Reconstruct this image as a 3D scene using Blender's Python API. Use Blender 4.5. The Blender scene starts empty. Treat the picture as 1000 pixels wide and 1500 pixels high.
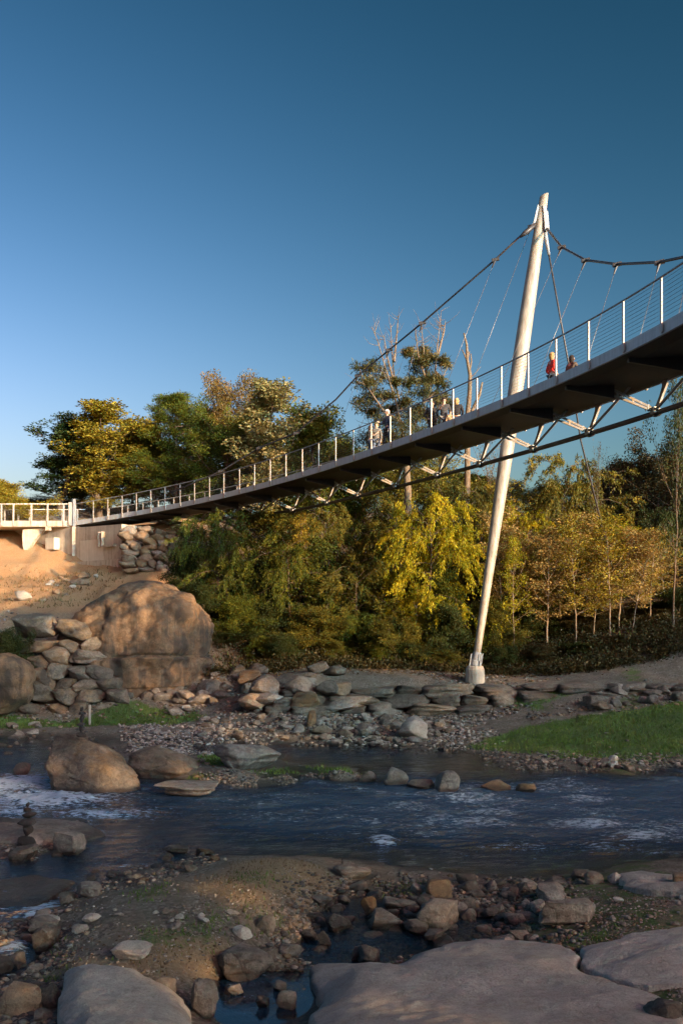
import bpy, bmesh, math
import numpy as np
from mathutils import Vector, Matrix

# ------------------------------------------------------------------ camera, world, sun, exposure
F = 1441.0      # focal length in px of the 1000x1500 photograph
CZ = 4.5        # eye height above the river
HOR = 900.0     # row of the horizon
scene = bpy.context.scene
cam_d = bpy.data.cameras.new("camera"); cam = bpy.data.objects.new("camera", cam_d)
scene.collection.objects.link(cam); scene.camera = cam
cam.location = (0, 0, CZ); cam.rotation_euler = (math.pi/2, 0, 0)
cam_d.sensor_fit = 'VERTICAL'; cam_d.sensor_height = 36; cam_d.sensor_width = 24
cam_d.lens = 36*F/1500; cam_d.shift_y = 0.1
cam_d.clip_start = 0.1; cam_d.clip_end = 6000

SUN_AZ = math.atan2(0.72, -0.69); SUN_EL = math.radians(12)
to_sun = Vector((math.sin(SUN_AZ)*math.cos(SUN_EL), math.cos(SUN_AZ)*math.cos(SUN_EL), math.sin(SUN_EL)))
world = bpy.data.worlds.new("World"); scene.world = world; world.use_nodes = True
wn = world.node_tree; wn.nodes.clear()
sky = wn.nodes.new('ShaderNodeTexSky'); sky.sky_type = 'NISHITA'; sky.sun_disc = False
sky.sun_elevation = SUN_EL; sky.sun_rotation = SUN_AZ
sky.air_density = 1.0; sky.dust_density = 3.5; sky.ozone_density = 2.6; sky.altitude = 300
hs = wn.nodes.new('ShaderNodeHueSaturation'); hs.inputs['Saturation'].default_value = 0.84
bg = wn.nodes.new('ShaderNodeBackground'); bg.inputs['Strength'].default_value = 0.05
wo = wn.nodes.new('ShaderNodeOutputWorld'); sp_ = wn.nodes.new('ShaderNodeSeparateColor'); cb_ = wn.nodes.new('ShaderNodeCombineColor')
wn.links.new(sky.outputs[0], hs.inputs['Color']); wn.links.new(hs.outputs[0], sp_.inputs[0])
def wmath(op, a, b):      # contrast of the clear evening sky, channel by channel
    m = wn.nodes.new('ShaderNodeMath'); m.operation = op; wn.links.new(a, m.inputs[0]); m.inputs[1].default_value = b; return m.outputs[0]
SKYC = [(3.4, .178, 54.0), (2.35, .250, 120.0), (2.5, .150, 165.0)]
for i_, (g_, k_, c_) in enumerate(SKYC):
    wn.links.new(wmath('MINIMUM', wmath('MULTIPLY', wmath('POWER', sp_.outputs[i_], g_), k_), c_), cb_.inputs[i_])
wn.links.new(cb_.outputs[0], bg.inputs['Color']); wn.links.new(bg.outputs[0], wo.inputs[0])
sd = bpy.data.lights.new("sun", 'SUN'); sun = bpy.data.objects.new("sun", sd)
scene.collection.objects.link(sun); sun.rotation_euler = to_sun.to_track_quat('Z', 'Y').to_euler()
sd.energy = 3.3; sd.angle = math.radians(0.5); sd.color = (1.0, 0.60, 0.29)
scene.view_settings.view_transform = 'Standard'; scene.view_settings.look = 'None'
scene.view_settings.exposure = 1.85; scene.view_settings.gamma = 1.0
scene.cycles.max_bounces = 6; scene.cycles.diffuse_bounces = 3; scene.cycles.glossy_bounces = 3
scene.cycles.transparent_max_bounces = 12; scene.cycles.caustics_reflective = False; scene.cycles.caustics_refractive = False

# ------------------------------------------------------------------ helpers
COL = scene.collection
def link(o, parent=None):
    COL.objects.link(o)
    if parent is not None: o.parent = parent
    return o
def tag(o, label=None, cat=None, group=None, kind=None):
    if label: o['label'] = label
    if cat: o['category'] = cat
    if group: o['group'] = group
    if kind: o['kind'] = kind
    return o
def empty(name, loc, rz=0.0, label=None, cat=None, group=None):
    o = bpy.data.objects.new(name, None); COL.objects.link(o)
    o.location = loc; o.rotation_euler = (0, 0, rz); o.empty_display_size = .2
    return tag(o, label, cat, group)
def mesh_np(name, V, faces, mats=(), smooth=True, attrs=None, fmat=None):
    """faces: list of int arrays (n,k)"""
    me = bpy.data.meshes.new(name)
    V = np.ascontiguousarray(V, dtype=np.float32)
    faces = [np.asarray(f, dtype=np.int32) for f in faces if len(f)]
    me.vertices.add(len(V)); me.vertices.foreach_set('co', V.ravel())
    tot = np.concatenate([np.full(len(f), f.shape[1], np.int32) for f in faces])
    idx = np.concatenate([f.ravel() for f in faces])
    st = np.zeros(len(tot), np.int32); st[1:] = np.cumsum(tot)[:-1]
    me.loops.add(len(idx)); me.loops.foreach_set('vertex_index', idx)
    me.polygons.add(len(tot)); me.polygons.foreach_set('loop_start', st)
    try: me.polygons.foreach_set('loop_total', tot)
    except Exception: pass
    me.polygons.foreach_set('use_smooth', np.full(len(tot), smooth))
    if fmat is not None: me.polygons.foreach_set('material_index', np.asarray(fmat, np.int32))
    for m in mats: me.materials.append(m)
    for k, a in (attrs or {}).items():
        at = me.attributes.new(k, 'FLOAT', 'POINT'); at.data.foreach_set('value', np.asarray(a, np.float32))
    me.update(calc_edges=True); me.validate()
    return me
def obj(name, me, parent=None, loc=None):
    o = bpy.data.objects.new(name, me); link(o, parent)
    if loc is not None: o.location = loc
    return o
class MB:
    """collects simple shapes into one mesh"""
    def __init__(s): s.V = []; s.F = {3: [], 4: []}; s.n = 0
    def add(s, V, F):
        V = np.asarray(V, float); s.V.append(V)
        for f in F: s.F.setdefault(len(f), []).append([i+s.n for i in f])
        s.n += len(V)
    def box(s, a, b):
        (x0, y0, z0), (x1, y1, z1) = a, b
        s.add([(x0,y0,z0),(x1,y0,z0),(x1,y1,z0),(x0,y1,z0),(x0,y0,z1),(x1,y0,z1),(x1,y1,z1),(x0,y1,z1)],
              [(0,3,2,1),(4,5,6,7),(0,1,5,4),(1,2,6,5),(2,3,7,6),(3,0,4,7)])
    def hexa(s, bot, top):
        s.add(list(bot)+list(top), [(0,3,2,1),(4,5,6,7),(0,1,5,4),(1,2,6,5),(2,3,7,6),(3,0,4,7)])
    def beam(s, p0, p1, w, h=None, up=(0,0,1)):
        """rectangular bar p0->p1, w across, h along 'up'"""
        h = h or w; p0 = Vector(p0); p1 = Vector(p1); d = (p1-p0).normalized(); u = Vector(up)
        sdir = d.cross(u)
        if sdir.length < 1e-3: sdir = d.cross(Vector((1,0,0)))
        sdir.normalize(); u = sdir.cross(d).normalized()
        q = []
        for p in (p0, p1):
            for a, b in ((-1,-1),(1,-1),(1,1),(-1,1)): q.append(p+sdir*(a*w/2)+u*(b*h/2))
        s.add([tuple(v) for v in q], [(0,1,2,3),(7,6,5,4),(0,4,5,1),(1,5,6,2),(2,6,7,3),(3,7,4,0)])
    def tube(s, pts, rad, n=8, caps=True):
        pts = [Vector(p) for p in pts]; m = len(pts)
        if np.isscalar(rad): rad = [rad]*m
        V = []; prev = None
        for i, p in enumerate(pts):
            d = (pts[min(i+1, m-1)]-pts[max(i-1, 0)]).normalized()
            if prev is None:
                a = d.cross(Vector((0,0,1)) if abs(d.z) < .9 else Vector((1,0,0))).normalized()
            else: a = (prev-d*prev.dot(d)).normalized()
            prev = a; b = d.cross(a)
            for k in range(n):
                t = 2*math.pi*k/n; V.append(tuple(p+a*(math.cos(t)*rad[i])+b*(math.sin(t)*rad[i])))
        Fs = [(i*n+k, i*n+(k+1)%n, (i+1)*n+(k+1)%n, (i+1)*n+k) for i in range(m-1) for k in range(n)]
        if caps: Fs += [tuple(reversed(range(n))), tuple(range((m-1)*n, m*n))]
        s.add(V, Fs)
    def prism(s, poly, off):
        """poly: list of 3-D points, extruded by vector off"""
        n = len(poly); off = Vector(off)
        V = [tuple(Vector(p)) for p in poly]+[tuple(Vector(p)+off) for p in poly]
        s.add(V, [tuple(range(n)), tuple(reversed(range(n, 2*n)))]+[(i, i+n, (i+1)%n+n, (i+1)%n) for i in range(n)])
    def build(s, name, mat, parent=None, smooth=False, bevel=0):
        me = mesh_np(name, np.concatenate(s.V), [np.array(v) for v in s.F.values() if v], [mat], smooth)
        bm = bmesh.new(); bm.from_mesh(me); bmesh.ops.recalc_face_normals(bm, faces=bm.faces)
        if bevel: bmesh.ops.bevel(bm, geom=list(bm.edges), offset=bevel, segments=2, affect='EDGES')
        bm.to_mesh(me); bm.free()
        return obj(name, me, parent)
def P(px, py, Y): return Vector(((px-500)/F*Y, Y, CZ+(HOR-py)/F*Y))

def _h(ix, iy, iz, seed):
    with np.errstate(over='ignore'):
        h = (ix.astype(np.uint32)*np.uint32(374761393)+iy.astype(np.uint32)*np.uint32(668265263)
             + iz.astype(np.uint32)*np.uint32(2147483647-56789)+np.uint32(seed)*np.uint32(974634777))
        h = (h ^ (h >> np.uint32(13)))*np.uint32(1274126177); h = h ^ (h >> np.uint32(16))
        h = h*np.uint32(2246822519); h = h ^ (h >> np.uint32(15))
    return (h & np.uint32(0xffffff)).astype(np.float64)/float(0xffffff)*2-1
def vnoise(p, seed=0):
    p = np.asarray(p, float); i = np.floor(p).astype(np.int64); f = p-i; f = f*f*(3-2*f)
    r = 0
    for a in (0, 1):
        for b in (0, 1):
            for c in (0, 1):
                w = (f[:,0] if a else 1-f[:,0])*(f[:,1] if b else 1-f[:,1])*(f[:,2] if c else 1-f[:,2])
                r = r+w*_h(i[:,0]+a, i[:,1]+b, i[:,2]+c, seed)
    return r
def fbm(p, o=4, seed=0, gain=.5):
    p = np.asarray(p, float); r = 0; a = 1.0; t = 0
    for k in range(o): r = r+a*vnoise(p*(2**k)+17.3*k, seed+k); t += a; a *= gain
    return r/t
def smooth01(x, a, b):
    t = np.clip((np.asarray(x, float)-a)/(b-a), 0, 1); return t*t*(3-2*t)

# ------------------------------------------------------------------ node helpers
def newmat(name):
    m = bpy.data.materials.new(name); m.use_nodes = True; nt = m.node_tree; nt.nodes.clear()
    out = nt.nodes.new('ShaderNodeOutputMaterial'); b = nt.nodes.new('ShaderNodeBsdfPrincipled')
    nt.links.new(b.outputs[0], out.inputs[0]); return m, nt, b
def N(nt, t, **kw):
    n = nt.nodes.new(t)
    for k, v in kw.items():
        if k in n.inputs: n.inputs[k].default_value = v
        else: setattr(n, k, v)
    return n
def noise(nt, vec, scale, detail=5, rough=.6):
    n = N(nt, 'ShaderNodeTexNoise'); n.inputs['Scale'].default_value = scale
    n.inputs['Detail'].default_value = detail; n.inputs['Roughness'].default_value = rough
    nt.links.new(vec, n.inputs['Vector']); return n.outputs[0]
def ramp(nt, fac, stops):
    r = N(nt, 'ShaderNodeValToRGB'); e = r.color_ramp.elements
    while len(e) < len(stops): e.new(.5)
    for i, (p, c) in enumerate(stops):
        e[i].position = p; e[i].color = (c[0], c[1], c[2], 1) if not np.isscalar(c) else (c, c, c, 1)
    nt.links.new(fac, r.inputs[0]); return r.outputs[0]
def mix(nt, fac, a, b, bt='MIX'):
    m = N(nt, 'ShaderNodeMix', data_type='RGBA', blend_type=bt)
    for sock, v in ((m.inputs[0], fac), (m.inputs[6], a), (m.inputs[7], b)):
        if hasattr(v, 'is_linked'): nt.links.new(v, sock)
        elif np.isscalar(v): sock.default_value = v
        else: sock.default_value = (v[0], v[1], v[2], 1)
    return m.outputs[2]
def mth(nt, op, a, b=0.0, clamp=False):
    m = N(nt, 'ShaderNodeMath', operation=op); m.use_clamp = clamp
    for i, v in enumerate((a, b)):
        if hasattr(v, 'is_linked'): nt.links.new(v, m.inputs[i])
        else: m.inputs[i].default_value = v
    return m.outputs[0]
def bump(nt, b, h, strength, dist=.1):
    n = N(nt, 'ShaderNodeBump'); n.inputs['Strength'].default_value = strength; n.inputs['Distance'].default_value = dist
    nt.links.new(h, n.inputs['Height']); nt.links.new(n.outputs[0], b.inputs['Normal']); return n
def geo_pos(nt): return N(nt, 'ShaderNodeNewGeometry').outputs['Position']
def attr(nt, name): 
    a = N(nt, 'ShaderNodeAttribute'); a.attribute_name = name; return a.outputs['Fac']

def simple_mat(name, col, rough=.6, metal=0.0, var=.15, scale=6.0, b_s=.1):
    m, nt, b = newmat(name); p = geo_pos(nt); n = noise(nt, p, scale)
    lo = [c*(1-var) for c in col]; hi = [min(1, c*(1+var)) for c in col]
    nt.links.new(ramp(nt, n, [(.3, lo), (.7, hi)]), b.inputs['Base Color'])
    b.inputs['Roughness'].default_value = rough; b.inputs['Metallic'].default_value = metal
    if b_s: bump(nt, b, noise(nt, p, scale*8), b_s, .02)
    return m
# ------------------------------------------------------------------ terrain
GP = []   # (X, Y, Z)
def g(px, py, z):
    Y = (CZ-z)*F/(py-HOR); GP.append(((px-500)/F*Y, Y, z))
for py, row in {
  1500: [(0,.2),(100,.35),(250,.25),(300,.0),(350,-.22),(420,-.2),(460,.1),(560,.25),(700,.3),(850,.4),(1000,.5)],
  1450: [(0,.15),(60,.0),(120,.3),(240,.25),(290,.08),(340,-.2),(400,-.18),(440,-.05),(520,.2),(700,.3),(850,.35),(1000,.55)],
  1410: [(0,-.12),(50,-.1),(110,.25),(250,.3),(330,.12),(400,-.05),(450,-.1),(560,-.1),(600,0),(700,.2),(820,.3),(1000,.6)],
  1380: [(0,.12),(40,.0),(90,.2),(150,.34),(300,.34),(400,.25),(450,-.1),(520,-.1),(600,-.12),(680,-.08),(760,.05),(830,.3),(1000,.55)],
  1345: [(0,-.1),(40,-.1),(80,.15),(150,.38),(300,.4),(400,.3),(450,-.02),(520,-.05),(600,.02),(700,.02),(760,.05),(830,.28),(900,.4),(1000,.5)],
  1315: [(0,-.15),(60,-.15),(110,.12),(170,.35),(300,.42),(420,.38),(480,.05),(540,-.05),(620,.06),(700,.02),(780,.08),(870,.3),(1000,.42)],
  1285: [(0,-.1),(100,-.1),(160,-.02),(220,.2),(300,.38),(400,.45),(470,.3),(530,.08),(580,.12),(650,.05),(740,-.05),(820,.0),(900,.2),(1000,.3)],
  1262: [(0,-.05),(100,-.1),(200,-.1),(280,.0),(330,.2),(400,.38),(450,.2),(500,.02),(560,-.08),(650,-.15),(750,-.18),(850,-.15),(930,-.05),(1000,.05)],
  1235: [(0,.08),(50,.12),(110,-.02),(180,-.08),(260,-.1),(330,-.15),(420,-.3),(550,-.4),(750,-.45),(1000,-.45)],
  1200: [(0,-.02),(60,-.02),(140,-.06),(250,-.2),(400,-.4),(600,-.45),(800,-.45),(1000,-.5)],
  1165: [(0,-.15),(100,-.2),(200,-.25),(300,-.3),(450,-.35),(600,-.4),(800,-.35),(1000,-.45)],
  1148: [(0,-.12),(80,-.1),(230,-.1),(320,-.03),(400,-.12),(480,-.1),(560,-.15),(660,-.15),(760,-.12),(880,-.22),(1000,-.3)],
  1133: [(20,-.1),(200,.0),(280,.1),(340,.2),(420,.22),(490,.16),(530,-.04),(620,-.1),(700,-.1),(780,-.05),(860,-.05),(920,.02),(1000,.03)],
  1112: [(0,-.06),(60,-.06),(200,.05),(300,.14),(360,.1),(420,-.12),(520,-.14),(600,-.12),(660,-.1),(700,-.02),(750,.08),(850,.14),(950,.15),(1000,.16)],
  1090: [(0,-.08),(80,-.05),(210,.05),(260,-.08),(340,-.06),(420,-.02),(520,.0),(600,.02),(660,.02),(700,.15),(780,.25),(860,.3),(1000,.35)],
  1068: [(0,.1),(100,.12),(200,.16),(260,.2),(330,.32),(420,.3),(520,.3),(600,.28),(660,.28),(740,.38),(850,.5),(1000,.62)],
  1046: [(0,.4),(100,.42),(200,.45),(300,.5),(400,.55),(500,.58),(600,.55),(700,.6),(800,.72),(900,.85),(1000,1.0)],
  1030: [(0,.8),(60,.8),(180,.75),(280,.8)],
  1015: [(0,1.2),(80,1.2),(180,1.2),(280,1.1)],
}.items():
    for px, z in row: g(px, py, z)
for px, py, z in [(330,1008,1.15),(400,1000,1.6),(450,985,2.05),(520,988,1.9),(600,995,1.75),(700,1002,1.55),(800,1006,1.55),(900,1000,1.7),(1000,990,1.95),
                  (330,985,1.9),(380,965,2.4),(430,955,2.7),(500,960,2.5),(560,955,2.6),(620,985,1.95),(690,985,1.85),(750,985,1.85),(850,978,2.15),(950,960,2.7),(1000,940,3.3),
                  (0,975,2.3),(60,955,2.85),(0,930,3.58),(60,925,3.72),(120,925,3.72)]: g(px, py, z)
GP += [(-16,46.5,4.6),(-13,46,4.3),(-10,46,4.0),(-6,46,3.4),(-17.3,50,5.15),(-13.9,50,5.2),(-9,50,5.0),(-24,50,5.4),(-21,57,6.3),(-15.5,57,6.2),(-11,56,6.2),
       (-24,65,7.9),(-20,65,7.9),(-17.6,64.6,7.2),(-14,61.5,7.1),(-12.5,60.5,7.1),(-9,60.5,7.2),(-12,66,10.8),(-8,66,10.5),(-22,74,12.2),(-30,72,12.0),(-16,76,12),
       (-5,56,5.2),(0,56,4.4),(5,56,3.9),(10,52,3.4),(14,52,4.4),(18,54,5.6),(22,56,7),(15,60,6.0),(5,62,5.5),(0,64,6.5),(-4,64,7.5),(8,70,7),(20,70,8.5),
       (0,78,10),(20,80,11),(40,78,13),(-40,90,14),(0,100,14),(40,110,16),(-45,60,9),(-36,50,6),(-30,44,3.2),(-24,41,1.6),(-30,36,.4),(30,48,6),(45,60,9),(26,42,2.6),(24,36,.9),
       (-20,30,-.3),(-20,22,-.3),(-20,16,.3),(-16,10,.6),(-40,30,-.4),(-40,22,-.4),(-40,12,1.5),(-40,40,1.5),(-80,26,-.5),(-80,50,4),(-80,10,3),(-80,90,14),
       (16,14,.9),(22,16,.8),(16,10,1.2),(22,22,-.4),(22,28,-.45),(22,31,.1),(30,33,.4),(40,28,-.5),(40,22,-.5),(40,16,1.2),(40,38,2),(80,26,-.5),(80,10,4),(80,50,6),(80,90,14),
       (-6,7.5,.8),(0,7.5,.9),(6,7.5,1.1),(-5,5,1.6),(0,5,1.7),(5,5,1.8),(-10,6,1.3),(10,6,1.8),(0,2.5,2.5),(0,0,2.85),(-8,0,2.9),(8,0,2.9),(0,-8,3.4),(-30,-8,5),(30,-2,4.5),
       (0,-40,8),(36,-34,11),(60,-20,12),(20,-55,12),(90,0,14),(-40,-50,10),(80,-70,18),(-100,-80,18),(0,-120,22),(120,-20,18),
       (0,220,24),(200,200,30),(-200,200,30),(-250,0,24),(250,0,26),(0,-300,30),(300,300,45),(-300,300,45),(0,600,60),(1500,1500,120),(-1500,1500,120),(1500,-1500,100),(-1500,-1500,100)]
GP = np.array(GP)
_A = np.sqrt(((GP[:,None,:2]-GP[None,:,:2])**2).sum(2)+.02)+np.eye(len(GP))*(-.02)
_M = np.zeros((len(GP)+1, len(GP)+1)); _M[:-1,:-1] = _A; _M[:-1,-1] = 1; _M[-1,:-1] = 1
_W = np.linalg.solve(_M, np.append(GP[:,2], 0))
def terr(X, Y, detail=True):
    X = np.atleast_1d(np.asarray(X, float)); Y = np.atleast_1d(np.asarray(Y, float)); out = np.empty(len(X))
    for s in range(0, len(X), 20000):
        sl = slice(s, s+20000)
        D = np.sqrt((X[sl,None]-GP[None,:,0])**2+(Y[sl,None]-GP[None,:,1])**2+.02)
        out[sl] = D@_W[:-1]+_W[-1]
    if detail:
        p = np.stack([X, Y, X*0], 1)
        far = smooth01(np.hypot(X, Y-20), 22, 60)
        out = out+fbm(p*.9, 5, 3)*(.09+.12*far)+fbm(p*.12, 3, 9)*smooth01(np.hypot(X, Y-20), 55, 100)*1.5
        out = out+np.abs(fbm(p*3.1, 3, 5))*.05-np.abs(fbm(p*[.8,.35,1]+5, 4, 15))*.55*smooth01(Y, 45, 49)*smooth01(-X, 10, 13)*(1-smooth01(Y, 62, 65))
    return out
def hitg(px, py, water=True):
    """ray through a pixel of the photograph onto the ground (or river)"""
    dx, dz = (px-500)/F, (HOR-py)/F
    Ys = np.concatenate([np.arange(6, 60, .1), np.arange(60, 120, .5)])
    z = terr(dx*Ys, Ys)
    if water: z = np.maximum(z, 0)
    d = (CZ+dz*Ys)-z; k = np.argmax(d < 0)
    if d[k] >= 0: k = len(Ys)-1
    return Vector((dx*Ys[k], Ys[k], z[k]))
def hits(px, py):
    """vectorised approximate version for many pixels"""
    px = np.asarray(px, float); py = np.asarray(py, float); dx = (px-500)/F; dz = (HOR-py)/F
    Y = CZ/-dz; z = terr(dx*Y, Y)
    for _ in range(9):
        z = np.maximum(terr(dx*Y, Y), -.02); Y = .5*Y+.5*(CZ-z)/-dz
    return dx*Y, Y, terr(dx*Y, Y)
def worldpoly(pts):
    a = np.array(pts, float); X, Y, Z = hits(a[:,0], a[:,1]); return np.stack([X, Y], 1)
def sdist(X, Y, poly):
    """signed distance, + inside"""
    d = np.full(len(X), 1e9); ins = np.zeros(len(X), bool); n = len(poly)
    for i in range(n):
        ax, ay = poly[i]; bx, by = poly[(i+1) % n]; ex, ey = bx-ax, by-ay
        t = np.clip(((X-ax)*ex+(Y-ay)*ey)/(ex*ex+ey*ey+1e-9), 0, 1)
        d = np.minimum(d, np.hypot(X-ax-t*ex, Y-ay-t*ey))
        c = ((ay > Y) != (by > Y)) & (X < ex*(Y-ay)/(ey if abs(ey) > 1e-9 else 1e-9)+ax); ins ^= c
    return np.where(ins, d, -d)
GRASS = [
  (1.0, [(690,1094),(720,1078),(770,1066),(840,1052),(900,1042),(960,1034),(1060,1026),(1060,1112),(960,1112),(880,1113),(800,1108),(740,1104)]),
  (.95, [(-60,1048),(10,1048),(90,1044),(200,1041),(290,1044),(300,1056),(220,1062),(100,1066),(20,1066),(-60,1068)]),
  (.9, [(385,1133),(430,1121),(480,1123),(525,1136),(470,1142),(410,1141)]),
  (.9, [(300,1108),(335,1105),(325,1122),(300,1120)]), (.9,[(270,1140),(300,1136),(315,1150),(280,1152)]),
  (.7, [(740,1010),(800,1004),(835,1012),(790,1020),(745,1018)]),
  (.5, [(190,1385),(210,1360),(250,1345),(300,1340),(330,1350),(300,1368),(250,1382),(210,1392)]),
  (.6, [(70,1400),(95,1390),(100,1430),(90,1470),(70,1460)]), (.5,[(150,1400),(185,1395),(185,1412),(155,1415)]),
  (.5, [(200,1310),(230,1300),(240,1312),(210,1322)]), (.5,[(370,1355),(420,1345),(425,1365),(380,1372)]),
  (.65, [(850,1385),(880,1360),(925,1340),(932,1352),(900,1372),(862,1398)]), (.5,[(915,1445),(945,1440),(945,1455),(920,1460)]),
  (.5, [(205,1450),(240,1445),(240,1460),(210,1465)]), (.55,[(555,1300),(600,1298),(610,1312),(570,1316)]), (.4,[(770,1330),(800,1325),(800,1345),(775,1350)]),
  (.5, [(900,960),(960,945),(1020,940),(1020,975),(930,985)]), (.35,[(350,1280),(480,1290),(470,1305),(360,1300)]), (.45,[(0,1050),(40,1048),(30,1070),(0,1072)]),
]
GRASSW = [(s, worldpoly(p)) for s, p in GRASS]
SAND_DAPPLE = [worldpoly(p) for p in (  # first two outlines are sun patches put into the ground colour
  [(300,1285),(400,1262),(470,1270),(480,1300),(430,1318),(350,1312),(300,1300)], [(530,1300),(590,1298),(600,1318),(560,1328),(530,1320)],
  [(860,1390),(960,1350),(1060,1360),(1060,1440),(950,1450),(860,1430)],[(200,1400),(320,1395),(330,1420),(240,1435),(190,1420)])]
def build_ground():
    xs = np.concatenate([[-1500,-900,-500,-300,-200,-140,-100,-75,-60,-50,-42], np.arange(-36,-14,.45), np.arange(-14,14,.13), np.arange(14,36,.45), [42,50,60,75,100,140,200,300,500,900,1500]])
    ys = np.concatenate([[-1500,-800,-400,-250,-150,-110,-85,-65,-50,-38,-28,-20,-14], np.arange(-10,7,.8), np.arange(7,30,.11), np.arange(30,46,.16), np.arange(46,80,.4), np.arange(80,120,2.5), [125,135,150,180,220,280,360,480,650,900,1500]])
    XX, YY = np.meshgrid(xs, ys); X = XX.ravel(); Y = YY.ravel(); Z = terr(X, Y)
    p = np.stack([X, Y, 0*X], 1); wn_ = fbm(p*1.3, 4, 21)
    gr = np.zeros(len(X))
    for s, po in GRASSW:
        soft = .5 if s < .8 else .3
        gr = np.maximum(gr, s*smooth01(sdist(X, Y, po)+wn_*.45, -soft, soft))
    sand_dapple = np.zeros(len(X))
    for po in SAND_DAPPLE: sand_dapple = np.maximum(sand_dapple, smooth01(sdist(X, Y, po)+wn_*.4, -.3, .3))
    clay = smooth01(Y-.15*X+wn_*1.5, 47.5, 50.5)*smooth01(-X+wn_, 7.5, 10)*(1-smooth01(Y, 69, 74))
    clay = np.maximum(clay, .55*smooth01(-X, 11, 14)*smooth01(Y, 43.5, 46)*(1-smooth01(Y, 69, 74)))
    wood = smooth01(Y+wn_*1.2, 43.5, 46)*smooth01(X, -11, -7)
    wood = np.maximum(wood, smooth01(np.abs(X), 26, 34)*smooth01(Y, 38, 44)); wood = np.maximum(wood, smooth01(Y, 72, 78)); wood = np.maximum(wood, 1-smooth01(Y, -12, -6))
    nx, ny = len(xs), len(ys); I = np.arange(nx*ny).reshape(ny, nx)
    Fq = np.stack([I[:-1,:-1], I[:-1,1:], I[1:,1:], I[1:,:-1]], -1).reshape(-1, 4)
    m, nt, b = newmat('ground'); pos = geo_pos(nt)
    n1 = noise(nt, pos, 1.6, 6, .65); n2 = noise(nt, pos, 14, 6, .7); n3 = noise(nt, pos, 60, 3, .7)
    base = ramp(nt, n1, [(.3, (.10,.088,.068)), (.55, (.21,.185,.145)), (.75, (.31,.28,.23))])
    base = mix(nt, .6, base, ramp(nt, n2, [(.3, .45), (.7, 1.0)]), 'MULTIPLY'); 
    vo = N(nt, 'ShaderNodeTexVoronoi', feature='F1'); vo.inputs['Scale'].default_value = 22; nt.links.new(pos, vo.inputs['Vector'])
    peb = ramp(nt, vo.outputs['Color'], [(.2, (.06,.055,.05)), (.55, (.18,.16,.14)), (.9, (.36,.33,.29))])
    base = mix(nt, mth(nt, 'MULTIPLY', ramp(nt, noise(nt, pos, 3), [(.4, 0.0), (.6, 1.0)]), .75), base, peb)
    c = mix(nt, attr(nt, 'sand_dapple'), base, ramp(nt, n2, [(.25, (.2,.15,.09)), (.7, (.36,.28,.18))]))
    c = mix(nt, attr(nt, 'clay'), c, ramp(nt, n2, [(.2, (.16,.10,.05)), (.5, (.40,.25,.13)), (.8, (.56,.40,.25))]))
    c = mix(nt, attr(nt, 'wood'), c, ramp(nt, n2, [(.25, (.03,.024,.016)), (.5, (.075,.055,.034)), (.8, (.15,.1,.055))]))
    gc = ramp(nt, n2, [(.25, (.04,.075,.02)), (.55, (.08,.14,.035)), (.85, (.16,.20,.07))])
    gf = ramp(nt, mth(nt, 'ADD', attr(nt, 'grass'), mth(nt, 'MULTIPLY', mth(nt, 'SUBTRACT', noise(nt, pos, 5), .5), 1.1)), [(.35, 0.0), (.6, 1.0)])
    c = mix(nt, gf, c, gc)
    sz = N(nt, 'ShaderNodeSeparateXYZ'); nt.links.new(pos, sz.inputs[0])
    wet = ramp(nt, mth(nt, 'ADD', sz.outputs['Z'], mth(nt, 'MULTIPLY', n1, .12)), [(.06, 1.0), (.16, 0.0)])
    c = mix(nt, mth(nt, 'MULTIPLY', wet, .8), c, (.03,.025,.02))
    nt.links.new(c, b.inputs['Base Color'])
    nt.links.new(mth(nt, 'SUBTRACT', .95, mth(nt, 'MULTIPLY', wet, .35)), b.inputs['Roughness'])
    bump(nt, b, mth(nt, 'ADD', mth(nt, 'ADD', n2, mth(nt, 'MULTIPLY', n3, .4)), mth(nt, 'MULTIPLY', vo.outputs['Distance'], -.5)), .9, .05)
    me = mesh_np('ground', np.stack([X, Y, Z], 1), [Fq], [m], True, dict(grass=gr, sand_dapple=sand_dapple, clay=clay, wood=wood))
    tag(obj('ground', me), 'bare earth and gravel river banks rising to wooded slopes', None, None, 'structure')
build_ground()

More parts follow.
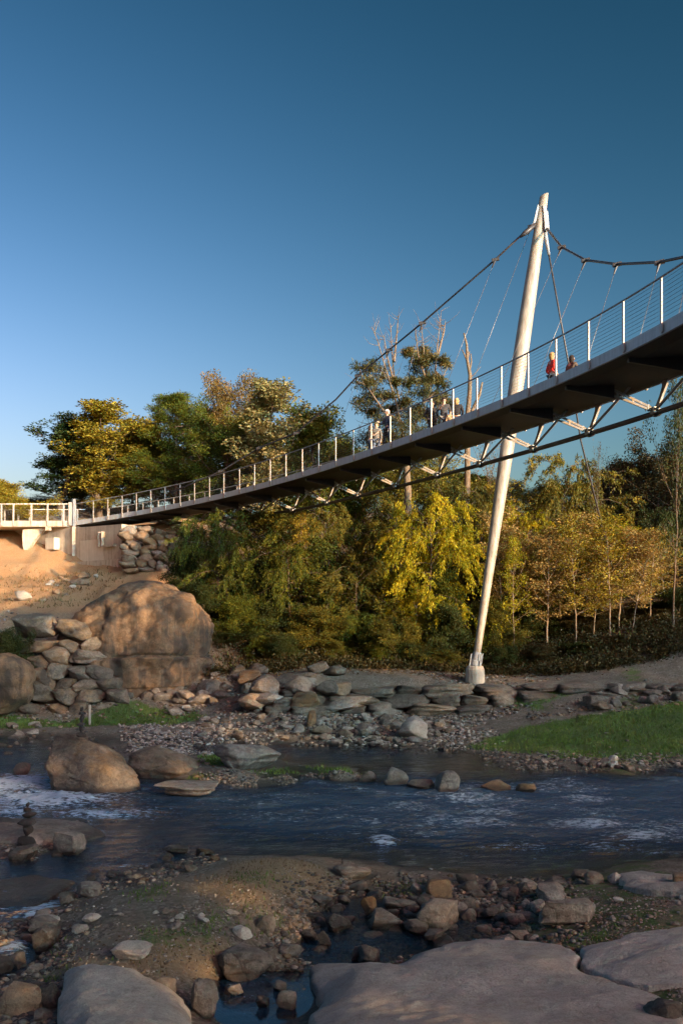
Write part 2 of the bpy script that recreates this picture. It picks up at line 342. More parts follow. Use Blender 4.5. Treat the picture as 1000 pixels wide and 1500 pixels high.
# ------------------------------------------------------------------ river
FOAM = [(20,1150,80,16,1.15),(70,1170,110,14,1.2),(150,1192,90,10,.8),(10,1190,70,14,.8),(120,1175,60,8,.5),(590,1180,30,8,.7),(650,1200,40,10,.6),(700,1205,60,8,.75),(560,1232,22,8,1),(860,1170,50,6,.7),
        (860,1208,70,8,.9),(940,1225,60,8,.8),(690,1170,60,8,.8),(720,1190,50,8,.7),(880,1240,40,10,.5),(760,1240,60,8,.4),(545,1205,40,8,.5),(970,1215,40,8,.6),(390,1195,30,6,.4),
        (60,1330,34,12,1),(20,1312,80,20,.8),(50,1345,24,10,1.1),(10,1360,30,8,.8),(20,1390,25,12,.8),(40,1425,25,8,.8),(280,1276,60,4,.5),(200,1270,40,4,.4),(820,1150,60,4,.4),(960,1250,40,6,.4),(620,1220,30,6,.5)]
def build_river():
    xs = np.concatenate([np.arange(-90,-16,1.5), np.arange(-16,16,.1), np.arange(16,91,1.5)]); ys = np.concatenate([np.arange(8.5, 42, .1)])
    XX, YY = np.meshgrid(xs, ys); X = XX.ravel(); Y = YY.ravel(); p = np.stack([X, Y, 0*X], 1)
    depth = -terr(X, Y)
    fo = np.zeros(len(X))
    for px, py, rx, ry, s in FOAM:
        Y0 = CZ*F/(py-HOR); X0 = (px-500)/F*Y0; sx = rx*Y0/F; sy = ry*Y0*Y0/(CZ*F)
        fo = np.maximum(fo, 1.15*s*np.exp(-((X-X0)/sx)**2-((Y-Y0)/sy)**2))
    main = smooth01(depth, .05, .35); riff = smooth01(fbm(p*[.5,1.1,1], 4, 77), .0, .4)*smooth01(X, -7, 1)*smooth01(depth, .15, .35); fo = np.maximum(fo, .50*riff)
    rip = fbm(p*[1.1, 2.4, 1], 4, 31)*.065+fbm(p*[3.0, 6, 1], 3, 41)*.03
    rid = (1-np.abs(fbm(p*[.8, 2.2, 1], 3, 51))*2.2)
    Z = rip*(.25+.75*main)+np.clip(rid, 0, 1)*fo*.10
    cf = np.exp(-((X+8)/3)**2-((Y-25)/3)**2); Z += cf*fbm(p*[1.6, 2.4, 1], 3, 61)*.12
    calm = smooth01(13.5-Y, 0, 1.5)*smooth01(X, -4, -2.5); Z *= 1-.93*calm
    I = np.arange(len(X)).reshape(len(ys), len(xs))
    Fq = np.stack([I[:-1,:-1], I[:-1,1:], I[1:,1:], I[1:,:-1]], -1).reshape(-1, 4)
    keep = (depth[Fq] > -.25).any(1); Fq = Fq[keep]
    used = np.unique(Fq); mp = np.full(len(X), -1); mp[used] = np.arange(len(used)); Fq = mp[Fq]
    m = bpy.data.materials.new('river water'); m.use_nodes = True; nt = m.node_tree; nt.nodes.clear()
    out = N(nt, 'ShaderNodeOutputMaterial'); pos = geo_pos(nt)
    mp1 = N(nt, 'ShaderNodeMapping'); mp1.inputs['Scale'].default_value = (1, 2.2, 1); nt.links.new(pos, mp1.inputs[0]); st = mp1.outputs[0]
    h = mth(nt, 'ADD', noise(nt, st, 5, 4, .6), mth(nt, 'MULTIPLY', noise(nt, st, 16, 3, .6), .35))
    bn = N(nt, 'ShaderNodeBump'); nt.links.new(h, bn.inputs['Height']); bn.inputs['Distance'].default_value = .16
    nt.links.new(mth(nt, 'MULTIPLY', attr(nt, 'rough'), 1.0), bn.inputs['Strength'])
    gl = N(nt, 'ShaderNodeBsdfGlossy'); gl.inputs['Roughness'].default_value = .06; gl.inputs['Color'].default_value = (1,1,1,1); nt.links.new(bn.outputs[0], gl.inputs['Normal'])
    tr = N(nt, 'ShaderNodeBsdfTransparent'); 
    dcol = ramp(nt, attr(nt, 'depth'), [(0.0, (.8,.75,.66)), (.3, (.30,.27,.22)), (.65, (.06,.065,.06))]); nt.links.new(dcol, tr.inputs['Color'])
    fr = N(nt, 'ShaderNodeFresnel'); fr.inputs['IOR'].default_value = 1.5; nt.links.new(bn.outputs[0], fr.inputs['Normal'])
    sc = N(nt, 'ShaderNodeBsdfDiffuse'); sc.inputs['Color'].default_value = (.05,.13,.25,1); nt.links.new(bn.outputs[0], sc.inputs['Normal'])
    mb = N(nt, 'ShaderNodeMixShader'); nt.links.new(mth(nt, 'MULTIPLY', attr(nt, 'depth'), .75), mb.inputs[0]); nt.links.new(tr.outputs[0], mb.inputs[1]); nt.links.new(sc.outputs[0], mb.inputs[2])
    ms = N(nt, 'ShaderNodeMixShader'); nt.links.new(fr.outputs[0], ms.inputs[0]); nt.links.new(mb.outputs[0], ms.inputs[1]); nt.links.new(gl.outputs[0], ms.inputs[2])
    df = N(nt, 'ShaderNodeBsdfDiffuse'); df.inputs['Color'].default_value = (.44,.58,.74,1); nt.links.new(bn.outputs[0], df.inputs['Normal'])
    mp2 = N(nt, 'ShaderNodeMapping'); mp2.inputs['Scale'].default_value = (1, 2.6, 1); nt.links.new(pos, mp2.inputs[0])
    fn = noise(nt, mp2.outputs[0], 5.0, 8, .72)
    ff = ramp(nt, mth(nt, 'ADD', mth(nt, 'MULTIPLY', attr(nt, 'foam'), .21), fn), [(.62, 0.0), (.72, .92)])
    m2 = N(nt, 'ShaderNodeMixShader'); nt.links.new(ff, m2.inputs[0]); nt.links.new(ms.outputs[0], m2.inputs[1]); nt.links.new(df.outputs[0], m2.inputs[2])
    nt.links.new(m2.outputs[0], out.inputs[0])
    me = mesh_np('river', np.stack([X, Y, Z], 1)[used], [Fq], [m], True,
                 dict(foam=fo[used], depth=np.clip(depth/.45, 0, 1)[used], rough=((.3+.7*main)*(1-.93*calm))[used]))
    tag(obj('river', me), 'shallow dark blue river with white riffles between rocky banks', None, None, 'structure')
build_river()
# ------------------------------------------------------------------ materials of the bridge
def paint_mat(name, col, rough=.45, dirt=.35):
    m, nt, b = newmat(name); p = geo_pos(nt)
    mp = N(nt, 'ShaderNodeMapping'); mp.inputs['Scale'].default_value = (6, 6, .7); nt.links.new(p, mp.inputs[0])
    n = noise(nt, mp.outputs[0], 1.5, 6, .7)
    nt.links.new(ramp(nt, n, [(.35, [c*(1-dirt) for c in col]), (.6, col)]), b.inputs['Base Color'])
    b.inputs['Roughness'].default_value = rough; bump(nt, b, noise(nt, p, 40, 3), .08, .01); return m
def concrete_mat(name, lo, hi, boards=True):
    m, nt, b = newmat(name); p = geo_pos(nt)
    mp = N(nt, 'ShaderNodeMapping'); mp.inputs['Scale'].default_value = (3.2, 3.2, .22); nt.links.new(p, mp.inputs[0])
    st = noise(nt, mp.outputs[0], 1.6, 6, .65); n = noise(nt, p, 2.2, 6, .7)
    c = ramp(nt, mth(nt, 'ADD', mth(nt, 'MULTIPLY', st, .6), mth(nt, 'MULTIPLY', n, .4)), [(.32, lo), (.62, hi)])
    nt.links.new(c, b.inputs['Base Color']); b.inputs['Roughness'].default_value = .85
    bump(nt, b, mth(nt, 'ADD', noise(nt, p, 18, 5), st), .35, .03); return m
WHITE = paint_mat('white painted steel', (.45,.43,.4), .4, .25)
MASTM = paint_mat('mast paint', (.36,.33,.28), .5, .45)
GREY = paint_mat('grey painted steel', (.30,.33,.36), .5, .3)
FASC = paint_mat('galvanised edge plate', (.50,.55,.60), .45, .25)
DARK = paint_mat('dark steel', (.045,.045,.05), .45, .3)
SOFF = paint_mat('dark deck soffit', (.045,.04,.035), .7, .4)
CONC = concrete_mat('stained concrete', (.26,.22,.17), (.60,.54,.45))
CONP = concrete_mat('pale repainted concrete', (.5,.46,.38), (.66,.61,.53))
WIRE = simple_mat('stainless wire', (.22,.21,.20), .35, .6, .1, 20, 0)

# ------------------------------------------------------------------ deck line in plan
CTRL = [(112,6.3,764),(160,6.5,755),(243,6.8,740),(308,7.0,729.6),(400,7.2,704.5),(500,7.35,670.3),(548,7.4,656),(636,7.45,626.5),(700,7.5,602.3),
        (738,7.5,586.6),(816,7.45,549),(864,7.4,527),(915,7.35,502.5),(971,7.3,475),(998,7.25,463)]
def _xyz(px, dz, py): Y = dz*F/(HOR-py); return ((px-500)/F*Y, Y, CZ+dz)
RAW = np.array([_xyz(*c) for c in CTRL])
RAW = np.vstack([RAW, [[8.45,20.5,CZ+7.2],[8.5,16,CZ+7.1],[8.2,11,CZ+6.9],[7.5,5.5,CZ+6.7],[6.4,0,CZ+6.5],[5.0,-5,CZ+6.3]]])
# smooth in plan: fit low-order polynomials over arc length
_s = np.concatenate([[0], np.cumsum(np.linalg.norm(np.diff(RAW[:,:2], axis=0), axis=1))])
_w = np.ones(len(_s)); _w[:15] = 3
_px = np.polyfit(_s, RAW[:,0], 6, w=_w); _py = np.polyfit(_s, RAW[:,1], 6, w=_w); _pz = np.polyfit(_s, RAW[:,2], 5, w=_w)
SL = _s[-1]
def near(s):
    return np.array([np.polyval(_px, s), np.polyval(_py, s), np.polyval(_pz, s)])
def tang(s):
    d = near(s+.05)-near(s-.05); return d/np.linalg.norm(d)
def outn(s):
    t = tang(s); n = np.array([-t[1], t[0], 0]); return n/np.linalg.norm(n)      # towards the far (outer) edge
def dpt(s, off=0.0, dz=0.0):
    return Vector(near(s)+outn(s)*off+np.array([0, 0, dz]))
_ss = np.linspace(0, SL, 4000); _pts = np.array([near(s) for s in _ss]); _ok = _pts[:,1] > 9
def s_at_px(px, off=0.0):
    """arc length where the deck edge offset by off crosses a column of the photograph"""
    n = 900; ss = np.linspace(0, s_at_px.max, n); q = np.array([near(s)+outn(s)*off for s in ss]); x = q[:,0]/q[:,1]*F+500
    k = np.argmax(x > px); 
    if x[k] <= px: return ss[-1]
    return ss[max(k-1, 0)]+(px-x[max(k-1,0)])/(x[k]-x[max(k-1,0)]+1e-9)*(ss[1]-ss[0])
s_at_px.max = _s[15]
W = 3.1
TH = .30
bridge = empty('footbridge', tuple(dpt(s_at_px(700), W/2, 0)), 0, 'long curved white railed footbridge with a dark underside hanging high over the river', 'footbridge')
BO = bridge.location.copy()
class Loc(MB):
    """mesh whose points are given in world space, stored relative to an owner"""
    def __init__(s, o): super().__init__(); s.o = o
    def build(s, name, mat, parent=None, **k):
        o = MB.build(s, name, mat, parent, **k); o.data.transform(Matrix.Translation(-s.o)); return o
def sweep(mb, prof, s0, s1, n):
    ss = np.linspace(s0, s1, n); k = len(prof); V = [tuple(dpt(s, a, b)) for s in ss for a, b in prof]
    Fq = [(i*k+j, i*k+(j+1)%k, (i+1)*k+(j+1)%k, (i+1)*k+j) for i in range(n-1) for j in range(k)]
    mb.add(V, Fq+[tuple(range(k)), tuple(reversed(range((n-1)*k, n*k)))])
def build_bridge():
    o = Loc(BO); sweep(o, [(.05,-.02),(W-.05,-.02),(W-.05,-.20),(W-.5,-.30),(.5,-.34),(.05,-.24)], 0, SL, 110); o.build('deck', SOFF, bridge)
    o = Loc(BO); sweep(o, [(-.03,.03),(.045,.03),(.045,-.27),(-.03,-.27)], 0, SL, 110); o.build('edge_plate', FASC, bridge)
    o = Loc(BO); sweep(o, [(W-.045,.03),(W+.03,.03),(W+.03,-.22),(W-.045,-.22)], 0, SL, 110); o.build('edge_plate', FASC, bridge)
    posts = [112,138,159,180,201,222,243,265,286,308,329,352,374,397,420,444,468,493,519,545,573,602,633,665,700,736,775,816,864,915,971]
    sp = [max(.12, s_at_px(p)) for p in posts]
    sp2 = list(np.arange(sp[-1]+2.0, SL-.3, 2.0)); allp = sp+sp2
    RH = 1.17
    for k, s in enumerate(allp):
        for off in (-.06, W+.06):
            t = tang(s); o = Loc(BO); a = dpt(s, off, -.24); b_ = dpt(s, off, RH-.01)
            o.beam(a, b_, .075, .035, up=outn(s)); o.beam(dpt(s, off, -.22), dpt(s, off, -.04), .16, .03, up=outn(s))
            o.build('railing_post', WHITE, bridge, bevel=0)
    for off in (-.06, W+.06):
        o = Loc(BO); o.tube([dpt(s, off, RH) for s in np.linspace(.05, SL-.05, 150)], .028, 8); o.build('handrail', GREY if off < 0 else WHITE, bridge, smooth=True)
        o = Loc(BO)
        for h in np.linspace(.13, RH-.1, 10): o.tube([dpt(s, off, h) for s in np.linspace(.05, SL-.05, 110)], .0045, 4)
        o.build('railing_wires', WIRE, bridge)
    # transverse ribs, brackets and the ring tube below the outer edge
    nodes = [338,380,430,480,525,581,642,704,782,864,961]
    CO, CD = 2.75, -1.2
    sn = [s_at_px(p, CO) for p in nodes]; step = sn[-1]-sn[-2]
    x = sn[-1]+step
    while x < SL-1.0: sn.append(x); x += step
    s = sn[0]-2.9
    pre = []
    while s > 3: pre.insert(0, s); s -= 2.9
    sn = pre+sn
    o = Loc(BO)
    def cd(s): return CD*min(1, .35+.65*max(0, (s-2))/16) if s < 18 else CD
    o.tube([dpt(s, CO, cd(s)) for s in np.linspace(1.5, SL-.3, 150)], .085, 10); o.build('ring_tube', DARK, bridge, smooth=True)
    for i, s in enumerate(sn):
        c = cd(s); node = dpt(s, CO-.06, c+.06); t = Vector(tang(s)); n = Vector(outn(s)); up = Vector((0,0,1))
        # tapered rib under the deck sweeping down to the node
        o = Loc(BO); back = s-1.15
        A = [dpt(back, .25, -.30), dpt(back, .25, -.42), dpt(back+.55, CO-1.15, -.72 if c < -1 else -.5), dpt(back+.55, CO-1.15, -.30)]
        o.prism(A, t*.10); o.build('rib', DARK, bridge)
        # bright perforated arm: two bars and an end plate
        o = Loc(BO); p0 = dpt(back+.55, CO-1.2, -.5*min(1, -c/1.2)); 
        for q in (-.06, .06): o.beam(p0+up*q*1.5, node+up*q*.6, .05, .075)
        for f in (.15, .5, .85): m = p0.lerp(node, f); o.beam(m-up*.1, m+up*.1, .05, .07)
        o.beam(node-t*.12, node+t*.12, .2, .2); o.build('bracket_arm', WHITE, bridge, bevel=.008)
        # curved gusset plate rising to the deck edge
        o = Loc(BO); top = dpt(s+.42, CO+.08, -.2); d = top-node; L = d.length
        poly = []
        for f, w in ((0,.11),(.25,.075),(.5,.075),(.75,.12),(1,.26)): poly.append(node+d*f-t*w)
        for f, w in ((1,.10),(.75,.10),(.4,.09),(0,.12)): poly.append(node+d*f+t*w)
        o.prism(poly, n*.07); o.build('gusset_plate', WHITE, bridge)
        if i+1 < len(sn):
            o = Loc(BO); o.tube([node, dpt(sn[i+1]-.6, CO-.55, -.32)], .045, 8); o.build('diagonal_strut', GREY, bridge, smooth=True)
        o = Loc(BO); q = dpt(s, CO, c); o.tube([q-t*.11, q+t*.11], .125, 10); o.build('tube_clamp', DARK, bridge, smooth=True)
    # suspension cable and hangers
    LC = [(250,722,57.5),(324,690,57.3),(380,656,55.5),(434,634,53.5),(492,585,51.8),(524,550,51),(618,473,48),(725,380,45.5),(786,323,44.7)]
    RC = [(799,333,44.5),(822,362,42.2),(857,381,39.3),(903,387,36.6),(965,384,33.6),(1012,374,31.5),(1075,352,29.2)]
    pr = [P(*q) for q in RC]; q = pr[-1]
    pr += [Vector((q.x+1.0, q.y-4, q.z+1.0)), Vector((q.x+1.4, q.y-9, q.z+3.5)), Vector((q.x+1.2, q.y-14, q.z+7.2)), Vector((q.x+.8, q.y-20, q.z+9.5))]
    o = Loc(BO); o.tube([P(*q) for q in LC], .045, 8); o.build('main_cable', DARK, bridge, smooth=True)
    o = Loc(BO); o.tube(pr, .05, 8); o.build('main_cable', DARK, bridge, smooth=True)
    def hanger(px0, py0, Y0, px1, clamp=True):
        a = P(px0, py0, Y0); s1 = s_at_px(px1, W); b_ = dpt(s1, W-.02, 0)
        o = Loc(BO); o.tube([a, b_], .009, 5); o.build('hanger', WIRE, bridge, smooth=True)
        if clamp:
            o = Loc(BO); o.tube([a+Vector((-.16,0,-.05)), a+Vector((.16,0,.03))], .085, 8)
            d = (b_-a).normalized(); o.tube([a+d*.06, a+d*.42], [.06,.025], 6); o.build('cable_clamp', DARK, bridge, smooth=False)
    for h in [(822,362,42.2,697),(857,381,39.3,757),(903,387,36.6,838),(965,384,33.6,917),(1012,374,31.5,975),
              (778,331,44.8,655),(725,380,45.5,612),(618,473,48,560),(524,550,51,470),(434,634,53.5,400),(380,656,55.5,353),(324,690,57.3,300),(570,512,49.5,500)]: hanger(*h)
    for i in range(7, len(pr)-1): pass
build_bridge()

# ------------------------------------------------------------------ leaning mast
MB0 = P(695, 1000, 42.0); MT = P(797, 282, 44.9)
def build_mast():
    base = terr(MB0.x, MB0.y)[0]; b0 = Vector((MB0.x, MB0.y, base))
    root = empty('bridge_mast', tuple(b0), 0, 'tall pale tapered steel mast leaning over the footbridge from a concrete footing', 'mast')
    foot = P(696, 978, 42.0); foot.z = max(foot.z, base+.75); d = (MT-foot)
    def pt(f): return foot+d*f
    o = Loc(b0); fs = np.linspace(0, 1, 26)
    def r(f): return .20+.235*math.sin(math.pi*min(1, max(0, f))**.82)**.9 if f < .97 else .2
    rr = [.150+.165*np.sin(np.pi*f**1.4)+.03*f for f in fs]
    o.tube([pt(f) for f in fs], rr, 24); sh = o.build('shaft', MASTM, root, smooth=True)
    # slanting cut at the top
    bm = bmesh.new(); bm.from_mesh(sh.data); top = MT-b0
    bmesh.ops.bisect_plane(bm, geom=bm.verts[:]+bm.edges[:]+bm.faces[:], plane_co=top-Vector((0,0,.12)), plane_no=Vector((-.38,0,.92)), clear_outer=True)
    bmesh.ops.holes_fill(bm, edges=[e for e in bm.edges if e.is_boundary]); bm.to_mesh(sh.data); bm.free()
    o = Loc(b0); dn = d.normalized(); o.tube([foot-dn*.1, foot+dn*.12, foot+dn*.16, foot+dn*.5], [.24,.24,.18,.18], 20); o.build('collar', GREY, root, smooth=False)
    for k in range(4):
        a = k*math.pi/2+.5; q = foot+Vector((math.cos(a)*.3, math.sin(a)*.3, 0)); o = Loc(b0); o.tube([q-dn*.15, q+dn*.45], .03, 6); o.build('anchor_bolt', GREY, root)
    # footing: tapering rounded block
    o = Loc(b0); n = 16; q = Vector((foot.x-.02, foot.y, 0))
    prof = [(base-.5,.42),(base+.1,.42),(foot.z-.22,.40),(foot.z-.08,.33),(foot.z-.07,.05)]
    V = [(q.x+r_*math.cos(2*math.pi*k/n), q.y+r_*math.sin(2*math.pi*k/n), z) for z, r_ in prof for k in range(n)]
    o.add(V, [(i*n+k, i*n+(k+1)%n, (i+1)*n+(k+1)%n, (i+1)*n+k) for i in range(len(prof)-1) for k in range(n)]+[tuple(range(n*4, n*5))])
    o.build('footing', CONC, root, smooth=False)
    # cable saddle: fin plate on the left and lugs on the right
    o = Loc(b0); a = pt(.945); L = P(769, 341, 44.6)
    o.prism([a+Vector((-.15,-.06,.55)), a+Vector((.1,-.06,.1)), a+Vector((-.12,-.06,-.35)), L+Vector((.0,-.05,-.08)), L+Vector((-.02,-.05,.07)), L+Vector((.35,-.05,.42))], (0,.12,0)); o.build('saddle_plate', GREY, root)
    o = Loc(b0); o.tube([L+Vector((-.25,0,-.2)), L, L+Vector((.45,0,.38))], [.05,.12,.1], 8); o.build('cable_socket', DARK, root, smooth=True)
    o = Loc(b0); R = P(799,333,44.4); o.prism([pt(.945)+Vector((.05,-.2,.45)), pt(.945)+Vector((.28,-.2,.15)), R+Vector((.14,-.1,-.15)), R+Vector((-.06,-.1,-.12))], (0,.1,0)); o.build('lug_plate', GREY, root)
    # the heavy stay running from the head past the deck to the ground
    o = Loc(b0); A = P(797,338,44.6); B = P(822,470,44.9); q = B-A; G = P(872,760,0.0001)
    e = P(874, 742, 47.5); o.tube([A, P(832,532,45.4), P(850,645,46.4), e, e+(e-P(850,645,46.4)).normalized()*9], .042, 8); o.build('stay_cable', DARK, root, smooth=True)
    o = Loc(b0); o.tube([A, A+Vector((.2,0,-1.1))], [.11,.06], 8); o.build('stay_socket', GREY, root, smooth=True)
build_mast()

# ------------------------------------------------------------------ landing and abutment on the left
def build_landing():
    z = CZ+6.3; Yl = 66.6
    root = empty('bridge_landing', (-21, 67.5, z), 0, 'straight concrete landing with white railing at the left end of the footbridge', 'landing'); O = root.location.copy()
    x1 = P(106,764,Yl).x; x0 = -34
    o = Loc(O); o.box((x0, Yl, z-.36), (x1, Yl+3.4, z+.04)); o.build('deck_slab', CONC, root, bevel=.03)
    px = [-18,3,20.5,47,70.5,94]
    for p in px:
        x = P(p, 764, Yl).x; o = Loc(O); o.box((x-.05, Yl-.07, z-.3), (x+.05, Yl+.0-.003, z+1.16)); o.build('railing_post', WHITE, root)
        o = Loc(O); o.box((x-.05, Yl+3.41, z-.3), (x+.05, Yl+3.48, z+1.16)); o.build('railing_post', WHITE, root)
    o = Loc(O); x = P(104.5,764,Yl).x; o.box((x-.16, Yl-.12, z-.3), (x+.12, Yl+.1, z+1.28)); o.build('end_post', WHITE, root, bevel=.02)
    o = Loc(O); x = P(110.5,764,Yl).x; o.box((x-.12, Yl-.2, z-.36), (x+.06, Yl, z+1.5)); o.build('end_post', GREY, root, bevel=.02)
    for yy in (Yl-.035, Yl+3.445):
        o = Loc(O); o.tube([(x0, yy, z+1.17), (x1, yy, z+1.17)], .035, 8); o.build('handrail', WHITE, root, smooth=True)
        o = Loc(O)
        for h in np.linspace(.14, 1.05, 9): o.tube([(x0, yy, z+h), (x1, yy, z+h)], .005, 4)
        o.build('railing_wires', WIRE, root)
    # curved concrete bracket under the slab
    o = Loc(O); pts = []
    for px_, py_ in ((73,772),(64,777),(56,785),(48,796),(41,806),(36.5,812),(34,800),(33,786),(34,776)): pts.append(P(px_, py_, Yl+.45))
    o.prism(pts, (0,.5,0)); o.build('bracket', CONC, root)
    o = Loc(O); a = P(66,770,Yl-.1); o.box((P(67.5,770,Yl).x, Yl-.14, z-.62), (P(74,770,Yl).x, Yl+.3, z-.365)); o.build('bracket_cap', CONC, root, bevel=.02)
    # abutment
    c = P(109.5, 830, 66.45)
    ar = empty('bridge_abutment', (c.x, c.y, 7.3), 0, 'sunlit concrete abutment wall carrying the left end of the footbridge above the orange slope', 'abutment'); O = ar.location.copy()
    zt = z-.37; L = Vector((-36, 78.0, 0)); C = Vector((c.x, c.y, 0)); R = Vector((P(178,800,62.5).x, 62.6, 0)); zb = 6.2
    nL = Vector((.30,.95,0)); nR = Vector((.4,.9,0))
    o = Loc(O); o.hexa([(L.x,L.y,zb),(C.x-.0,C.y,zb),(C.x+.4,C.y+3.5,zb),(L.x,L.y+3,zb)], [(L.x,L.y,zt),(C.x,C.y,zt),(C.x+.4,C.y+3.5,zt),(L.x,L.y+3,zt)]); o.build('wing_wall', CONC, ar)
    zt2 = z-.45
    o = Loc(O); o.hexa([(C.x+.003,C.y-.02,zb),(R.x,R.y,zb),(R.x+2,R.y+3.5,zb),(C.x+.4,C.y+3.4,zb)], [(C.x+.003,C.y-.02,zt2),(R.x,R.y,zt2-.1),(R.x+2,R.y+3.5,zt2-.1),(C.x+.4,C.y+3.4,zt2)]); o.build('bearing_wall', CONC, ar)
    dR = (R-C).normalized(); nrm = Vector((dR.y, -dR.x, 0))
    if nrm.y > 0: nrm = -nrm
    zp = CZ+(HOR-822)/F*65
    A = C+nrm*.28-dR*.35; B = R+nrm*.28
    o = Loc(O); o.hexa([(A.x,A.y,zb-1),(B.x,B.y,zb-1),(B.x-nrm.x*.6,B.y-nrm.y*.6,zb-1),(A.x-nrm.x*.6,A.y-nrm.y*.6,zb-1)], [(A.x,A.y,zp),(B.x,B.y,zp),(B.x-nrm.x*.6,B.y-nrm.y*.6,zp),(A.x-nrm.x*.6,A.y-nrm.y*.6,zp)]); o.build('plinth', CONC, ar, bevel=.03)
    # lighter repainted panel on the bearing wall
    def onR(px_): 
        k = (px_-500)/F; t = (k*C.y-C.x)/(dR.x-k*dR.y); return C+dR*t
    a, b_ = onR(118), onR(152); zlo = CZ+(HOR-821.5)/F*64.5; zhi = CZ+(HOR-790)/F*64.5
    o = Loc(O); a2 = a+nrm*.02; b2 = b_+nrm*.02; o.hexa([(a2.x,a2.y,zlo),(b2.x,b2.y,zlo),(b2.x-nrm.x*.03,b2.y-nrm.y*.03,zlo),(a2.x-nrm.x*.03,a2.y-nrm.y*.03,zlo)], [(a2.x,a2.y,zhi),(b2.x,b2.y,zhi),(b2.x-nrm.x*.03,b2.y-nrm.y*.03,zhi),(a2.x-nrm.x*.03,a2.y-nrm.y*.03,zhi)]); o.build('repainted_panel', CONP, ar)
    # pilaster at the corner, recessed bearing pocket frame
    o = Loc(O); q = C+nrm*.06; o.box((C.x-.14, C.y-.14, zb), (C.x+.08, C.y+.1, zt)); o.build('corner_pilaster', CONC, ar, bevel=.02)
    for p_, zz0, zz1 in ((148,800,778),(153,800,778)):
        q = onR(p_)+nrm*.1; o = Loc(O); o.box((q.x-.09, q.y-.09, CZ+(HOR-zz0)/F*63.5), (q.x+.09, q.y+.09, CZ+(HOR-zz1)/F*63.5)); o.build('bearing_post', CONC, ar, bevel=.01)
    a = onR(156); b_ = onR(172); o = Loc(O); zz = CZ+(HOR-801)/F*63.3; o.hexa([(a.x+nrm.x*.3,a.y+nrm.y*.3,zz),(b_.x+nrm.x*.3,b_.y+nrm.y*.3,zz),(b_.x,b_.y,zz),(a.x,a.y,zz)], [(a.x+nrm.x*.3,a.y+nrm.y*.3,zz+.12),(b_.x+nrm.x*.3,b_.y+nrm.y*.3,zz+.12),(b_.x,b_.y,zz+.12),(a.x,a.y,zz+.12)]); o.build('bearing_shelf', CONC, ar)
    # electrical box with a conduit on the wing wall
    dL = (C-L).normalized(); nl = Vector((dL.y, -dL.x, 0))
    def onL(px_):
        k = (px_-500)/F; t = (k*C.y-C.x)/(dL.x-k*dL.y); return C+dL*t
    a, b_ = onL(75), onL(88); z0 = CZ+(HOR-804.5)/F*66.5; z1 = CZ+(HOR-788)/F*67.3
    o = Loc(O); q = nl*.5; o.hexa([(a.x+q.x,a.y+q.y,z0),(b_.x+q.x,b_.y+q.y,z0),(b_.x,b_.y,z0),(a.x,a.y,z0)], [(a.x+q.x,a.y+q.y,z1),(b_.x+q.x,b_.y+q.y,z1),(b_.x,b_.y,z1),(a.x,a.y,z1)]); o.build('electrical_box', CONP, ar, bevel=.02)
    q = onL(83.5)+nl*.1; o = Loc(O); o.tube([(q.x,q.y,z0+.02), (q.x,q.y,z0-.8)], .05, 8); o.build('conduit', GREY, ar, smooth=True)
build_landing()
# ------------------------------------------------------------------ trees
def leaf_mat(name, cols, trans=.35):
    m = bpy.data.materials.new(name); m.use_nodes = True; nt = m.node_tree; nt.nodes.clear(); out = N(nt, 'ShaderNodeOutputMaterial')
    oi = N(nt, 'ShaderNodeObjectInfo')
    f = mth(nt, 'ADD', attr(nt, 'v'), mth(nt, 'MULTIPLY', mth(nt, 'SUBTRACT', oi.outputs['Random'], .5), .25), True)
    c = ramp(nt, f, [(i/(len(cols)-1), q) for i, q in enumerate(cols)])
    b = N(nt, 'ShaderNodeBsdfPrincipled'); b.inputs['Roughness'].default_value = .55; b.inputs['Specular IOR Level'].default_value = .25; nt.links.new(c, b.inputs['Base Color'])
    t = N(nt, 'ShaderNodeBsdfTranslucent'); nt.links.new(c, t.inputs['Color'])
    ms = N(nt, 'ShaderNodeMixShader'); ms.inputs[0].default_value = trans; nt.links.new(b.outputs[0], ms.inputs[1]); nt.links.new(t.outputs[0], ms.inputs[2]); nt.links.new(ms.outputs[0], out.inputs[0]); return m
def bark_mat(name, lo, hi):
    m, nt, b = newmat(name); p = geo_pos(nt); mp = N(nt, 'ShaderNodeMapping'); mp.inputs['Scale'].default_value = (5,5,1.2); nt.links.new(p, mp.inputs[0])
    n = noise(nt, mp.outputs[0], 3, 6, .7); nt.links.new(ramp(nt, n, [(.35, lo), (.65, hi)]), b.inputs['Base Color']); b.inputs['Roughness'].default_value = .9
    bump(nt, b, n, .6, .05); return m
